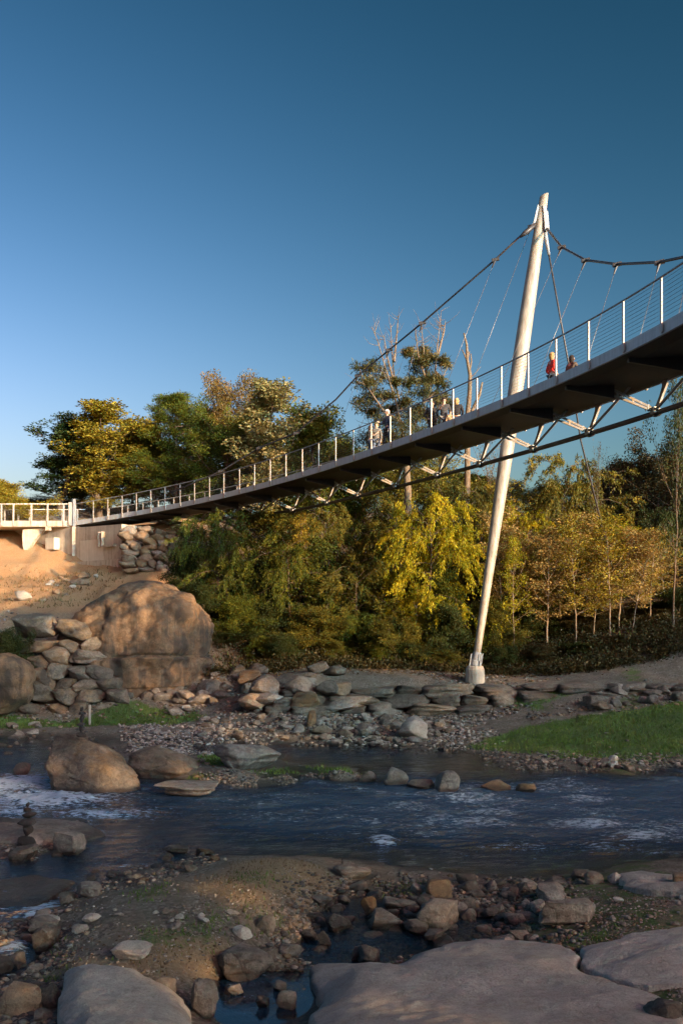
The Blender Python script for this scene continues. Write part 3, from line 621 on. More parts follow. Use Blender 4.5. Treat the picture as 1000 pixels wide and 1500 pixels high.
LM = dict(
  green = leaf_mat('green leaves', [(.02,.04,.008), (.08,.11,.014), (.2,.2,.022)]),
  olive = leaf_mat('olive leaves', [(.03,.04,.008), (.11,.11,.016), (.27,.22,.03)]),
  dark  = leaf_mat('dark leaves', [(.012,.025,.008), (.035,.055,.014), (.08,.09,.02)]),
  pine  = leaf_mat('pine needles', [(.012,.03,.010), (.035,.06,.014), (.10,.11,.02)], .2),
  gold  = leaf_mat('golden autumn leaves', [(.09,.085,.012), (.23,.19,.02), (.42,.33,.04)]),
  rust  = leaf_mat('rusty autumn leaves', [(.06,.045,.014), (.17,.115,.03), (.34,.22,.07)]),
  lime  = leaf_mat('yellow green leaves', [(.08,.10,.008), (.34,.32,.014), (.68,.56,.035)], .5),
  pale  = leaf_mat('pale turning leaves', [(.08,.10,.03), (.22,.21,.08), (.40,.33,.17)]),
  mix   = leaf_mat('brown green needles', [(.02,.03,.012), (.07,.075,.022), (.19,.15,.05)]),
  brush = leaf_mat('tawny leaves', [(.12,.09,.03), (.30,.22,.07), (.52,.38,.15)]),
  shade = leaf_mat('brown green leaves', [(.02,.022,.010), (.05,.048,.018), (.12,.085,.03)]))  # shade: darker foliage colour, paints shade into the right-hand trees
BK = bark_mat('grey brown bark', (.05,.038,.028), (.16,.12,.085)); BKM = bark_mat('sunlit tan bark', (.08,.06,.04), (.22,.165,.11)); BKL = bark_mat('light bark', (.12,.09,.06), (.34,.27,.19))  # BKM: tan bark of the old pine and the dead tree

def rot_dir(az, el): return np.array([math.cos(az)*math.cos(el), math.sin(az)*math.cos(el), math.sin(el)])
def leaves(C, n_dir, size, aspect, rng, v, droop=0.0):
    """one four-cornered leaf per centre; n_dir = preferred growth direction of each"""
    n = len(C); a = rng.normal(size=(n,3))+n_dir; a[:,2] -= droop; a /= np.linalg.norm(a, axis=1)[:,None]
    q = rng.normal(size=(n,3)); q -= (q*a).sum(1)[:,None]*a; q /= np.linalg.norm(q, axis=1)[:,None]
    L = size*rng.uniform(.6, 1.35, n)[:,None]; w = L*aspect
    V = np.stack([C, C+a*L*.5+q*w*.5, C+a*L, C+a*L*.5-q*w*.5], 1).reshape(-1, 3)
    return V, np.arange(4*n).reshape(n, 4), np.repeat(v, 4)
def polyline(p, d, L, n, rng, wob, lift):
    pts = [p]; d = d/np.linalg.norm(d)
    for i in range(n):
        d = d+rng.normal(size=3)*wob; d[2] += lift/n; d /= np.linalg.norm(d); pts.append(pts[-1]+d*L/n)
    return pts
def proto(kind, seed):
    """returns (trunk mesh, crown mesh) of a tree 10 m tall"""
    rng = np.random.default_rng(seed); tb = MB(); tips = []; H = 10.0
    def tube(pts, r0, r1, n=6): tb.tube([tuple(q) for q in pts], list(np.linspace(r0, r1, len(pts))), n, False)
    K = dict(
      broad = dict(r=.16, top=.86, h0=.16, n=24, R=3.2, el=(.15,.95), lift=.5, sub=5, prof=lambda t: .25+math.sin(math.pi*min(1,(.15+t*.9))**.9)*.8, clump=.62, nl=95, size=.15, asp=.62, droop=.2),
      dense = dict(r=.18, top=.8, h0=.05, n=30, R=3.9, el=(-.1,.9), lift=.4, sub=5, prof=lambda t: .35+math.sin(math.pi*(.12+t*.8))*.75, clump=.75, nl=110, size=.145, asp=.6, droop=.25),
      column= dict(r=.14, top=.92, h0=.10, n=26, R=2.1, el=(.5,1.1), lift=.6, sub=4, prof=lambda t: .4+math.sin(math.pi*(.12+t*.82))*.7, clump=.5, nl=95, size=.15, asp=.6, droop=.1),
      feather=dict(r=.10, top=.9, h0=.06, n=40, R=3.6, el=(.2,.9), lift=-1.1, sub=5, prof=lambda t: .45+math.sin(math.pi*(.1+t*.72))*.65, clump=.42, nl=78, size=.2, asp=.3, droop=1.1),
      pine  = dict(r=.17, top=1.0, h0=.15, n=44, R=3.0, el=(-.1,.45), lift=.35, sub=4, prof=lambda t: (1.08-t)**.75*.95+.08, clump=.46, nl=190, size=.2, asp=.16, droop=-.3),
      open  = dict(r=.13, top=.88, h0=.25, n=18, R=3.0, el=(.3,1.1), lift=.5, sub=5, prof=lambda t: .4+math.sin(math.pi*(.15+t*.75))*.65, clump=.6, nl=34, size=.15, asp=.62, droop=.2),
      sapling=dict(r=.055,top=.97, h0=.25, n=30, R=1.7, el=(.5,1.1), lift=.25, sub=3, prof=lambda t: .4+math.sin(math.pi*(.15+t*.8))*.6, clump=.5, nl=26, size=.13, asp=.6, droop=.5),
      shrub = dict(r=.10, top=.5, h0=.02, n=26, R=4.6, el=(.1,1.3), lift=.3, sub=5, prof=lambda t: 1.0-.35*t, clump=.8, nl=120, size=.2, asp=.5, droop=.4),
      bare  = dict(r=.10, top=.9, h0=.3, n=22, R=2.4, el=(.5,1.2), lift=.5, sub=5, prof=lambda t: .5+math.sin(math.pi*(.15+t*.75))*.5, clump=.4, nl=5, size=.13, asp=.6, droop=.3))[kind]
    top = K['top']*H; bend = rng.normal(size=2)*(.5 if kind in ('sapling','feather','bare') else .25)
    nseg = 14; zz = np.linspace(0, top, nseg+1); wob = np.cumsum(rng.normal(size=(nseg+1,2))*dict(pine=.02, sapling=.04, feather=.07).get(kind, .10), axis=0); wob -= wob[0]
    tr = np.stack([wob[:,0]*.6+bend[0]*(zz/top)**1.5, wob[:,1]*.6+bend[1]*(zz/top)**1.5, zz], 1)
    rad = K['r']*np.linspace(1, .16, nseg+1)**.9; rad[0] *= 1.5
    tr[0,2] = -.5
    tb.tube([tuple(q) for q in tr], list(rad), 8, False)
    def on(h): return np.array([np.interp(h, zz, tr[:,0]), np.interp(h, zz, tr[:,1]), h])
    az = rng.uniform(0, 6.28)
    # lop-sided crown: per-azimuth reach
    amp = rng.uniform(-1, 1, 4); ph = rng.uniform(0, 6.28, 4)
    for i in range(K['n']):
        t = (i+.5)/K['n']; h = (K['h0']+(K['top']-K['h0'])*t**(.9))*H*.985
        az += 2.399+rng.normal()*.3
        reach = 1+.22*sum(amp[k]*math.cos((k+1)*az+ph[k]+t*3) for k in range(4))
        L = K['R']*K['prof'](t)*max(.35, reach)*rng.uniform(.75, 1.15)
        el = K['el'][0]+(K['el'][1]-K['el'][0])*t+rng.normal()*.12
        p = on(h); pts = polyline(p, rot_dir(az, el), L, 6, rng, .10, K['lift']); r0 = K['r']*.42*(1-.6*t)
        tube(pts, r0, .012, 5)
        for j in range(K['sub']):
            f = .3+.7*(j+rng.uniform(0,.9))/K['sub']; k = min(5, int(f*6)); q = pts[k]+(pts[k+1]-pts[k])*(f*6-k) if f < 1 else pts[-1]
            d = pts[k+1]-pts[k]; d = d/np.linalg.norm(d)+rng.normal(size=3)*.65
            if kind == 'pine': d[2] *= .3
            sp = polyline(q, d, L*.36*rng.uniform(.6,1.2), 4, rng, .15, K['lift']*.8); tube(sp, r0*.35, .006, 4)
            tips += [(sp[2], d), (sp[4], d)] if kind != 'feather' else [(sp[1], d), (sp[2], d), (sp[3], d), (sp[4], d)]
        tips.append((pts[-1], pts[-1]-pts[-2])); 
        if kind in ('dense','shrub','broad'): tips.append((pts[3], pts[3]-pts[2]))
    tips.append((tr[-1], np.array([0,0,1.])))
    C = []; D = []; v = []
    for p, d in tips:
        if rng.random() < (.2 if kind == 'feather' else .1) and kind != 'shrub': continue
        m = int(K['nl']*rng.uniform(.4, 1.5)); rc = K['clump']*rng.uniform(.6, 1.3)
        q = rng.normal(size=(m,3)); q /= np.linalg.norm(q, axis=1)[:,None]; q *= rng.random(m)[:,None]**(.45)*rc; q[:,2] *= .65
        dd = d/np.linalg.norm(d)
        if kind == 'feather':
            q = []
            for _ in range(3):
                e = dd+rng.normal(size=3)*.55; e[2] -= .1; e /= np.linalg.norm(e); u = rng.random(m//3+1)[:,None]; Ls = rng.uniform(.5, 1.25)
                q.append(e*u*Ls+np.array([0,0,-1.])*u**2*Ls*.75+rng.normal(size=(m//3+1,3))*.05)
            q = np.concatenate(q); m = len(q)
            C.append(p+q); D.append(np.tile(dd*1.2+[0,0,-.6], (m,1))); v.append(np.clip(.5+rng.normal()*.2+rng.normal(size=m)*.13, 0, 1)); continue
        C.append(p+q); D.append(q/rc*1.2+dd*(.6 if kind != 'pine' else 1.4)); v.append(np.clip(.5+rng.normal()*.16+rng.normal(size=m)*.17, 0, 1))
    C = np.concatenate(C); D = np.concatenate(D); v = np.concatenate(v); ok = C[:,2] > .1; C, D, v = C[ok], D[ok], v[ok]
    V, Fq, vv = leaves(C, D, K['size'], K['asp'], rng, v, K['droop'])
    zs = V[:,2].max(); 
    tm = mesh_np('trunk', np.concatenate(tb.V)*[1,1,10/zs], [np.array(x) for x in tb.F.values() if x], [BK], True)
    cm = mesh_np('crown', V*[1,1,10/zs], [Fq], [LM['green']], False, dict(v=vv))
    rr = np.percentile(np.hypot(V[:,0], V[:,1]), 93)
    return tm, cm, rr
PR = {}
def get_proto(kind, var=0):
    if (kind, var) not in PR: PR[kind, var] = proto(kind, 100+var*37+sum(map(ord, kind)))
    return PR[kind, var]
_tk = [0]
def tree(kind, var, px, Y, top, wpx, col, label, name='tree', cat='tree', group=None, bark=None, X=None, H=None, W_=None):
    """px, top, wpx: centre column, top row and crown width in photograph pixels"""
    tm, cm, rr = get_proto(kind, var); _tk[0] += 1
    X = (px-500)/F*Y if X is None else X; zb = terr(X, Y)[0]-.1
    H = (CZ+(HOR-top)/F*Y-zb) if H is None else H; sx = (wpx/F*Y/2)/rr if W_ is None else W_/2/rr
    o = empty(name, (X, Y, zb), (_tk[0]*2.1) % 6.28, label, cat, group)
    t = obj('trunk', tm, o); c = obj('crown', cm, o)
    for q in (t, c): q.scale = (sx, sx, H/10)
    c.material_slots[0].link = 'OBJECT'; c.material_slots[0].material = LM[col]
    if bark: t.material_slots[0].link = 'OBJECT'; t.material_slots[0].material = bark
    return o
TREES = [
 ('shrub',0, 18,71,700,105,'gold','low yellow green tree beyond the landing at the left edge of the photo','deciduous_tree'),
 ('column',1, 90,75,603,105,'pine','dark evergreen standing behind the left end of the footbridge, left of the orange tree','pine_tree'),
 ('column',0, 150,73,582,120,'gold','golden orange tree with a thin pale trunk behind the left end of the bridge','deciduous_tree'),
 ('broad',1, 200,80,618,110,'green','small dark tree between the golden tree and the tall olive pine','deciduous_tree'),
 ('pine',1, 258,74,568,150,'green','olive green pointed evergreen left of the rusty topped tree','pine_tree'),
 ('dense',1, 122,78,632,90,'dark','dark tree filling between the far left evergreen and the golden tree','deciduous_tree'),
 ('broad',0, 228,75,612,105,'olive','olive tree filling between the golden tree and the pointed evergreen','deciduous_tree'),
 ('dense',0, 296,77,578,120,'green','green tree filling between the pointed evergreen and the rusty topped tree','deciduous_tree'),
 ('dense',1, 365,74,575,110,'olive','olive tree between the rusty topped and the pale leaved tree','deciduous_tree'),
 ('dense',0, 335,78,535,130,'rust','tallest rusty brown topped tree behind the left half of the bridge','deciduous_tree'),
 ('dense',1, 325,70,592,150,'green','olive tree below the rusty topped one, just above the railing','deciduous_tree'),
 ('column',0, 398,66,550,120,'pale','pale leaved tree turning yellow, left of the sky gap above the bridge','deciduous_tree'),
 ('broad',0, 480,66,592,120,'green','bright green round tree above the railing left of the strollers in pale clothes','deciduous_tree'),
 ('broad',1, 425,72,640,90,'olive','low olive tree between the pale leaved tree and the round green one','deciduous_tree'),
 ('dense',1, 535,68,640,110,'green','green tree behind the strollers in pale clothes','deciduous_tree'),
 ('dense',0, 600,64,640,130,'olive','olive tree under the old pine with bare limbs','deciduous_tree'),
 ('feather',0, 628,49,722,175,'lime','bright yellow green feathery tree hanging over the bank left of the mast','willow_tree'),
 ('feather',1, 555,52,745,140,'olive','feathery olive tree behind the left shoulder of the brightest one','willow_tree'),
 ('feather',2, 520,49.5,815,130,'olive','olive feathery shrubby tree low on the bank left of the brightest tree','willow_tree'),
 ('feather',1, 425,50,775,140,'green','dark feathery tree over the stone terraces, left of the olive one','willow_tree'),
 ('feather',0, 335,50,745,125,'green','dark green feathery tree right beside the great domed boulder','willow_tree'),
 ('feather',2, 470,55,735,120,'olive','sunlit olive feathery tree just under the middle of the bridge','willow_tree'),
 ('broad',1, 395,58,735,120,'olive','sunlit leafy tree under the bridge left of the middle','deciduous_tree'),
 ('dense',0, 300,60,765,110,'dark','dark leafy tree right of the rubble wall under the bridge','deciduous_tree'),
 ('feather',1, 690,56,690,110,'olive','olive tree seen behind the lower half of the mast','willow_tree'),
 ('dense',1, 655,62,668,140,'olive','leafy tree under the bridge left of the mast','deciduous_tree'),
 ('open',1, 730,60,700,90,'gold','thin gold leaved tree just right of the mast','deciduous_tree'),
 ('feather',0, 810,56,662,150,'olive','tall olive feathery tree right of the mast reaching above the saplings','willow_tree'),
 ('feather',2, 770,54,735,120,'lime','yellow green feathery tree in front of the tall olive one right of the mast','willow_tree'),
 ('dense',1, 880,60,720,130,'olive','rounded olive tree behind the reddish saplings on the right','deciduous_tree'),
 ('broad',0, 935,66,668,110,'shade','brown green tree in shadow at the right, left of the tallest one','deciduous_tree'),
 ('dense',1, 960,62,628,150,'shade','broad brown green tree behind the tallest thin one at the right edge','deciduous_tree'),
 ('open',0, 975,58,600,125,'shade','tallest thin leaved dark tree at the right edge under the ring tube','deciduous_tree'),
 ('open',1, 985,46,530,75,'dark','thin dark tree whose leaves show between bridge and ring tube at the right edge','deciduous_tree'),
 ('dense',0, 990,54,735,110,'dark','dark bushy tree at the right edge of the photo','deciduous_tree'),
 ('broad',1, 900,72,690,110,'shade','far brown tree low in the sky gap under the bridge at the right','deciduous_tree'),
 ('bare',0, 895,63,650,60,'shade','almost bare thin tree in the sky gap under the bridge','bare_tree'),
 ('bare',1, 868,52,640,26,'shade','single tall bare sapling rising right of the stay cable','bare_tree'),
 ('bare',2, 715,64,625,60,'rust','nearly bare tree behind the mast just under the deck','bare_tree'),
]
for k, v_, px, Y, top, w, col, lab, nm in TREES: tree(k, v_, px, Y, top, w, col, lab, nm)
SAP = [(752,47,770,46,'lime','leaning pale trunked sapling nearest the mast on its right'), (800,47.5,775,70,'brush','forked sapling with rusty leaves, second right of the mast'),
       (843,47,768,58,'gold','straight golden trunked sapling in the middle of the sapling row'), (868,48,800,50,'brush','shorter sapling just right of the straight golden one'),
       (893,47,765,56,'gold','sapling with yellow leaves left of the twin stems'), (925,47.5,770,72,'brush','rusty twin stemmed sapling near the right end of the row'),
       (950,48.5,785,60,'gold','last curved sapling of the row at the right'), (905,49,800,70,'brush','reddish twiggy sapling behind the row at the right'), (820,50,790,80,'brush','reddish twiggy sapling behind the forked one'),
       (735,50,760,60,'brush','tawny sapling just behind the mast'),(780,50.5,770,80,'brush','tawny sapling between the nearest and the forked one, further back'),(862,51,765,90,'brush','pale golden sapling rising behind the middle of the row'),
       (940,51,770,90,'brush','pale golden sapling behind the rusty twin stemmed one'),(975,50,790,70,'brush','last tawny sapling before the right edge'),(885,50.5,785,80,'lime','yellow green sapling behind the yellow leaved one')]
for i, (px, Y, top, w, col, lab) in enumerate(SAP): tree('sapling', i % 5, px, Y, top-(i*17%40)+8, w*1.2, col, lab, 'sapling', 'sapling', 'saplings on the bank right of the mast', bark=BKL)
for i, (px, Y, top, w, col, lab) in enumerate([(610,47.5,850,26,'lime','pale bare stemmed sapling under the bright feathery tree'),(438,51,745,40,'gold','thin pale trunked birch under the middle of the bridge'),(140,73,690,30,'gold','thin pale trunk behind the landing railing')]):
    tree('sapling', i % 3, px, Y, top, w*1.3, col, lab, 'sapling', 'sapling', bark=BKL)
SH = [(300,48,850,80,'dark','dark shrub in deep shade right of the domed boulder'),(350,47.5,870,90,'green','dark shrub above the stone terraces, left of the middle'),(400,48,880,80,'dark','dark shrub at the foot of the feathery trees'),
      (455,47.5,885,90,'olive','olive shrub above the terraces, left of the sunlit earth patch'),(520,47.6,895,60,'green','shrub right behind the sunlit earth patch'),(585,46.5,900,90,'olive','olive shrub under the brightest tree'),
      (660,47.5,880,80,'dark','dark shrub left of the mast foot'),(725,48,870,80,'olive','olive shrub behind the mast foot'),(775,50,880,100,'dark','dark brush behind the first saplings'),(850,50,885,100,'shade','brown brush behind the middle saplings'),
      (930,51,880,110,'shade','brown brush behind the last saplings'),(995,50,860,90,'dark','dark brush at the right edge above the slope'),(280,52,800,70,'dark','dark shrub beside the rubble wall'),(650,50,820,90,'green','green shrub behind the brightest tree'),
      (18,41,915,60,'dark','low dark shrub at the left edge over the stacked stones'),(560,53,830,110,'dark','dark shrub behind the feathery trees'),(480,53,840,110,'dark','dark shrub in the middle of the wood under the bridge'),(385,54,810,110,'dark','dark shrub in the left part of the wood under the bridge'),
      (740,55,800,120,'dark','dark shrub in the wood behind the mast'),(840,56,800,140,'dark','dark shrub behind the sapling row'),(930,57,790,140,'dark','dark shrub in the shade behind the last saplings')]
SH += [(x_, y_, t_, w_, c_, 'low bush at the foot of the wood '+l_) for x_, y_, t_, w_, c_, l_ in [(325,46.2,925,50,'dark','right of the great dome'),(375,46.5,930,44,'green','above the kidney shaped stone'),(418,46,925,52,'dark','above the squared pale block'),(492,46,935,46,'olive','left of the sunlit earth patch'),
       (555,45.5,945,38,'green','right of the sunlit earth patch'),(608,45.5,940,50,'dark','under the brightest tree'),(650,45,950,40,'olive','left of the mast footing'),(735,45.5,945,50,'dark','right of the mast footing'),(790,46,940,60,'shade','at the foot of the forked sapling'),(850,46,940,60,'dark','at the foot of the golden trunked sapling'),(915,46.5,930,70,'shade','at the foot of the twin stemmed sapling'),(975,47,920,70,'dark','near the right edge')]]
for i, (px, Y, top, w, col, lab) in enumerate(SH): tree('shrub', i % 2, px, Y, top, w*1.15, col, lab, 'shrub', 'shrub')
# wood on the hill behind, filling what shows between the nearer trees, and to both sides
rngT = np.random.default_rng(5); FARP = ['behind the far left of the landing', 'behind the middle of the landing', 'behind the landing end posts', 'behind the golden tree', 'between the golden tree and the olive evergreen', 'behind the olive evergreen', 'left of the rusty topped tree', 'behind the rusty topped tree', 'behind the pale leaved tree', 'in the sky gap right of the pale leaved tree', 'behind the round green tree', 'behind the pale clothed strollers', 'behind the old ragged pine', 'behind the group in dark coats', 'behind the dead forked trunk', 'behind the mast', 'right of the mast under the deck', 'behind the stay cable', 'in the sky gap under the ring tube', 'behind the tallest thin tree at the right edge']
bt = [(px, 84+rngT.uniform(-4, 8), 600+rngT.uniform(0, 60)+60*(px < 60)+(70 if 700 < px < 900 else 0)) for px in range(-30, 1040, 56)]
for i, (px, Y, top) in enumerate(bt):
    if px < 120: top = 735
    if 400 < px < 460: top = 690
    tree(['dense','broad'][i % 2], i % 2, px, Y, min(top+30, 730) if px < 700 else max(top, 705), 120, ['dark','olive','shade'][i % 3], 'tree of the far wood '+FARP[i % 20], 'deciduous_tree', 'tree', 'trees of the wood far behind the bridge')
for i, (X, Y, H) in enumerate([(-33,62,13),(-41,56,15),(-52,60,14),(-38,72,16),(-50,80,17),(-66,70,16),(-30,52,7),(28,56,14),(33,50,13),(39,60,15),(46,54,15),(55,62,16),(28,68,15),(36,74,16),(50,78,16),(24,52,9)]):
    tree(['dense','broad','feather'][i % 3], i % 2, 0, Y, 0, 0, ['olive','green','dark','gold'][i % 4], ('dark ','tall ','pale ','low ')[i % 4]+'tree of the wood beyond the '+('left' if X < 0 else 'right')+' side, '+('' if Y != 52 else 'very ')+('nearest','near','further','far','furthest')[min(4, int((Y-50)/7)) if Y >= 50 else 0], 'deciduous_tree', 'tree', 'trees of the wood beyond the sides', X=X, H=H, W_=H*.6)

def old_pine():
    rng = np.random.default_rng(11); Y = 60; X0 = (600-500)/F*Y; zb = terr(X0, Y)[0]-.2; b = Vector((X0, Y, zb))
    root = empty('pine_tree', tuple(b), 0, 'old ragged pine with bare forked limbs above the group in dark coats', 'tree'); tb = Loc(b); tips = []
    def limb(pix, r0, r1, dy=0): 
        pts = [P(a, c, Y+dy*(i/len(pix))) for i, (a, c) in enumerate(pix)]; tb.tube(pts, list(np.linspace(r0, r1, len(pts))), 6, False); return pts
    base = [b-Vector((0,0,.3)), P(598,800,Y), P(597,720,Y), P(594,655,Y)]; tb.tube(base, [.34,.28,.22,.16], 8, False)
    LIM = [([(594,655),(580,590),(566,545),(553,500),(544,478)],-.6),([(588,600),(578,560),(574,520),(572,474)],.5),([(578,565),(566,520),(562,490)],-.4),([(577,530),(580,500),(583,462)],.8),
           ([(594,655),(612,610),(625,570),(622,530),(618,490),(616,470)],.6),([(625,572),(637,545),(641,500),(646,455)],1.0),([(623,555),(612,520),(608,480)],-.6),([(641,520),(650,485),(652,470)],.4),([(638,545),(648,555),(655,535)],.9),
           ([(590,620),(560,600),(540,570),(530,560)],-1.2),([(592,640),(560,640),(540,620)],.9),([(612,610),(640,600),(656,590)],-.8),([(620,590),(640,570),(650,548)],-.5),([(594,650),(620,650),(640,640)],.5),([(594,655),(570,650),(545,655)],-1.5)]
    for pix, dy in LIM:
        pts = limb(pix, .085, .012, dy*3)
        for q in range(1, len(pts)):
            for _ in range(6):
                d = rng.normal(size=3); d[2] = abs(d[2])*.9; p = pts[q-1].lerp(pts[q], rng.random()); tb.tube([tuple(x) for x in polyline(np.array(p), d, rng.uniform(.5,1.5), 4, rng, .2, .5)], [.02,.014,.01,.007,.004], 4, False)
    tb.build('trunk', BKM, root, smooth=True)
    C = []; D = []; v = []
    cl = [(540,535,10),(535,560,12),(552,550,12),(548,575,13),(532,590,8),(545,605,10),(565,580,10),(560,615,12),(575,600,10),(585,630,14),(600,560,7),(610,530,8),(600,515,6),(615,515,8),(608,545,12),(628,525,8),(632,555,9),(648,530,7),(622,575,12),(640,580,10),
          (650,590,8),(635,610,12),(610,600,10),(600,620,14),(625,635,14),(570,640,16),(545,640,12),(650,615,10),(595,655,18),(620,662,18),(560,665,14),(645,560,6),(590,590,8),(578,560,5)]
    for px, py, r in cl:
        dy = rng.normal()*1.1; c = np.array(P(px, py, Y+dy)); R = r*Y/F*1.45
        for _ in range(7):
            m = 110; cc = c+rng.normal(size=3)*R*.45*[1,1,.6]; q = rng.normal(size=(m,3)); q /= np.linalg.norm(q, axis=1)[:,None]; q *= rng.random(m)[:,None]**.8*R*.85; q[:,2] *= .6
            C.append(cc+q-np.array(b)); D.append(q/R); v.append(np.clip(.5+rng.normal()*.18+rng.normal(size=m)*.15, 0, 1))
    V, Fq, vv = leaves(np.concatenate(C), np.concatenate(D), .24, .2, rng, np.concatenate(v), 0)
    obj('crown', mesh_np('crown', V, [Fq], [LM['mix']], False, dict(v=vv)), root)
    # dead forked snag to its right
    b2 = Vector(((678-500)/F*58, 58, terr((678-500)/F*58, 58)[0]-.2)); r2 = empty('dead_tree', tuple(b2), 0, 'bare dead forked tree trunk standing left of the mast above the deck', 'tree'); tb = Loc(b2)
    for pix, a, c in (([(684,700),(684,610),(687,580),(688,550),(684,528),(683,505),(679,488)],.2,.05),([(684,640),(692,600),(702,578),(706,560)],.15,.05),([(684,530),(680,520),(676,512)],.06,.03),([(685,525),(687,515)],.05,.03),([(687,545),(690,530),(689,518)],.06,.03),([(688,555),(697,545),(704,537)],.03,.01)):
        pts = [P(x_, y_, 58) for x_, y_ in pix]
        if a == .2: pts = [b2]+pts
        tb.tube(pts, list(np.linspace(a, c, len(pts))), 7, True)
    tb.build('trunk', BKM, r2, smooth=True)
old_pine()

# unseen wood added behind the viewer at right, shaped to shade the river
def shade_wood():
    rng = np.random.default_rng(3); S = np.array([.72,-.69]); T = np.array([.69,.72]); tb = MB(); C = []; v = []
    for t in np.arange(-60, 100, 2.6):
        Ht = np.interp(t, [-60, 10, 20, 24, 28, 34, 45, 52, 60, 100], [27, 26.5, 23.6, 23.2, 23.6, 21.6, 20.4, 24, 31, 33])
        for lay in range(2):
            s = 50+lay*5+rng.uniform(-1.5, 1.5); x, y = S*s+T*(t+rng.uniform(-1, 1)); zg = terr(x, y)[0]; top = Ht+rng.uniform(-1.6, .9)+lay*.8
            tb.tube([(x, y, zg-.5), (x+rng.normal()*.3, y, zg+(top-zg)*.5), (x, y, top-1)], [.25,.18,.05], 6, False)
            for _ in range(26):
                h = rng.random()**.8; zc = top-1-(top-zg)*.95*h; R = (1-.2*h)*2.4*rng.random()**.5; a = rng.uniform(0, 6.28)
                m = 22; q = rng.normal(size=(m,3))*[.7,.7,.5]; C.append(np.array([x+math.cos(a)*R, y+math.sin(a)*R, zc])+q); v.append(np.clip(.5+rng.normal(size=m)*.2, 0, 1))
    C = np.concatenate(C); V, Fq, vv = leaves(C, C*0, .75, .6, rng, np.concatenate(v), .2)
    n0 = sum(len(a) for a in tb.V); Vt = np.concatenate(tb.V)
    me = mesh_np('shade_wood', np.concatenate([Vt, V]), [np.concatenate([np.array(tb.F[4]), Fq+n0])], [BK, LM['green']], False, dict(v=np.concatenate([np.zeros(n0), vv])), fmat=[0]*len(tb.F[4])+[1]*len(Fq))
    tag(obj('shade_wood', me), 'unseen leafy wood added on the ridge behind the viewer to shade the river', 'wood', None, 'stuff')
shade_wood()
# ------------------------------------------------------------------ rocks
def rock_mat(name, cols, stain=(.30,.20,.11), stain_amt=.35, bright=1.0, wetz=.10, crk=.3, streak=False):
    m, nt, b = newmat(name); p = geo_pos(nt); oi = N(nt, 'ShaderNodeObjectInfo')
    off = N(nt, 'ShaderNodeVectorMath', operation='SCALE'); cmb = N(nt, 'ShaderNodeCombineXYZ')
    for k in range(3): nt.links.new(oi.outputs['Random'], cmb.inputs[k])
    nt.links.new(cmb.outputs[0], off.inputs[0]); off.inputs['Scale'].default_value = 37
    ad = N(nt, 'ShaderNodeVectorMath', operation='ADD'); nt.links.new(p, ad.inputs[0]); nt.links.new(off.outputs[0], ad.inputs[1]); q = ad.outputs[0]
    n1 = noise(nt, q, 1.3, 7, .68); n2 = noise(nt, q, 9, 7, .75); n3 = noise(nt, q, 45, 4, .7)
    c = ramp(nt, mth(nt, 'ADD', mth(nt, 'MULTIPLY', n1, .55), mth(nt, 'MULTIPLY', n2, .45)), [(.36, cols[0]), (.5, cols[1]), (.64, cols[2])])
    c = mix(nt, mth(nt, 'MULTIPLY', ramp(nt, noise(nt, q, 2.3, 5, .7), [(.5, 0.0), (.66, 1.0)]), stain_amt), c, stain)
    spk = ramp(nt, n3, [(.35, .62), (.5, 1.0), (.7, 1.2)]); c = mix(nt, .7, c, spk, 'MULTIPLY')
    if streak:
        mpz = N(nt, 'ShaderNodeMapping'); mpz.inputs['Scale'].default_value = (1.5, 1.5, .16); nt.links.new(q, mpz.inputs[0])
        c = mix(nt, ramp(nt, noise(nt, mpz.outputs[0], 1.0, 4, .6), [(.50, 0.0), (.58, .8)]), c, (.045,.04,.036))
    # dark seams
    vo = N(nt, 'ShaderNodeTexVoronoi', feature='DISTANCE_TO_EDGE'); vo.inputs['Scale'].default_value = 1.1
    wv = N(nt, 'ShaderNodeVectorMath', operation='ADD'); nt.links.new(q, wv.inputs[0])
    nz = N(nt, 'ShaderNodeTexNoise'); nz.inputs['Scale'].default_value = 1.7; nt.links.new(q, nz.inputs['Vector']); nt.links.new(nz.outputs['Color'], wv.inputs[1])
    nt.links.new(wv.outputs[0], vo.inputs['Vector']); crack = ramp(nt, vo.outputs['Distance'], [(.0, 0.0), (.03, 1.0)])
    c = mix(nt, crk, c, crack, 'MULTIPLY')
    val = N(nt, 'ShaderNodeMapRange'); val.inputs['To Min'].default_value = .68*bright; val.inputs['To Max'].default_value = 1.22*bright; nt.links.new(oi.outputs['Random'], val.inputs['Value'])
    hv = N(nt, 'ShaderNodeHueSaturation'); nt.links.new(val.outputs[0], hv.inputs['Value']); nt.links.new(c, hv.inputs['Color']); c = hv.outputs[0]
    sz = N(nt, 'ShaderNodeSeparateXYZ'); nt.links.new(p, sz.inputs[0])
    wet = ramp(nt, mth(nt, 'ADD', sz.outputs['Z'], mth(nt, 'MULTIPLY', mth(nt, 'SUBTRACT', n1, .5), .25)), [(wetz-.03, 1.0), (wetz+.05, 0.0)])
    c = mix(nt, wet, c, mix(nt, 1.0, c, (.33,.31,.3), 'MULTIPLY'))
    nt.links.new(c, b.inputs['Base Color']); nt.links.new(mth(nt, 'SUBTRACT', .88, mth(nt, 'MULTIPLY', wet, .55)), b.inputs['Roughness'])
    bump(nt, b, mth(nt, 'ADD', mth(nt, 'ADD', n2, mth(nt, 'MULTIPLY', n3, .3)), mth(nt, 'MULTIPLY', crack, crk*.5)), .85, .06); return m
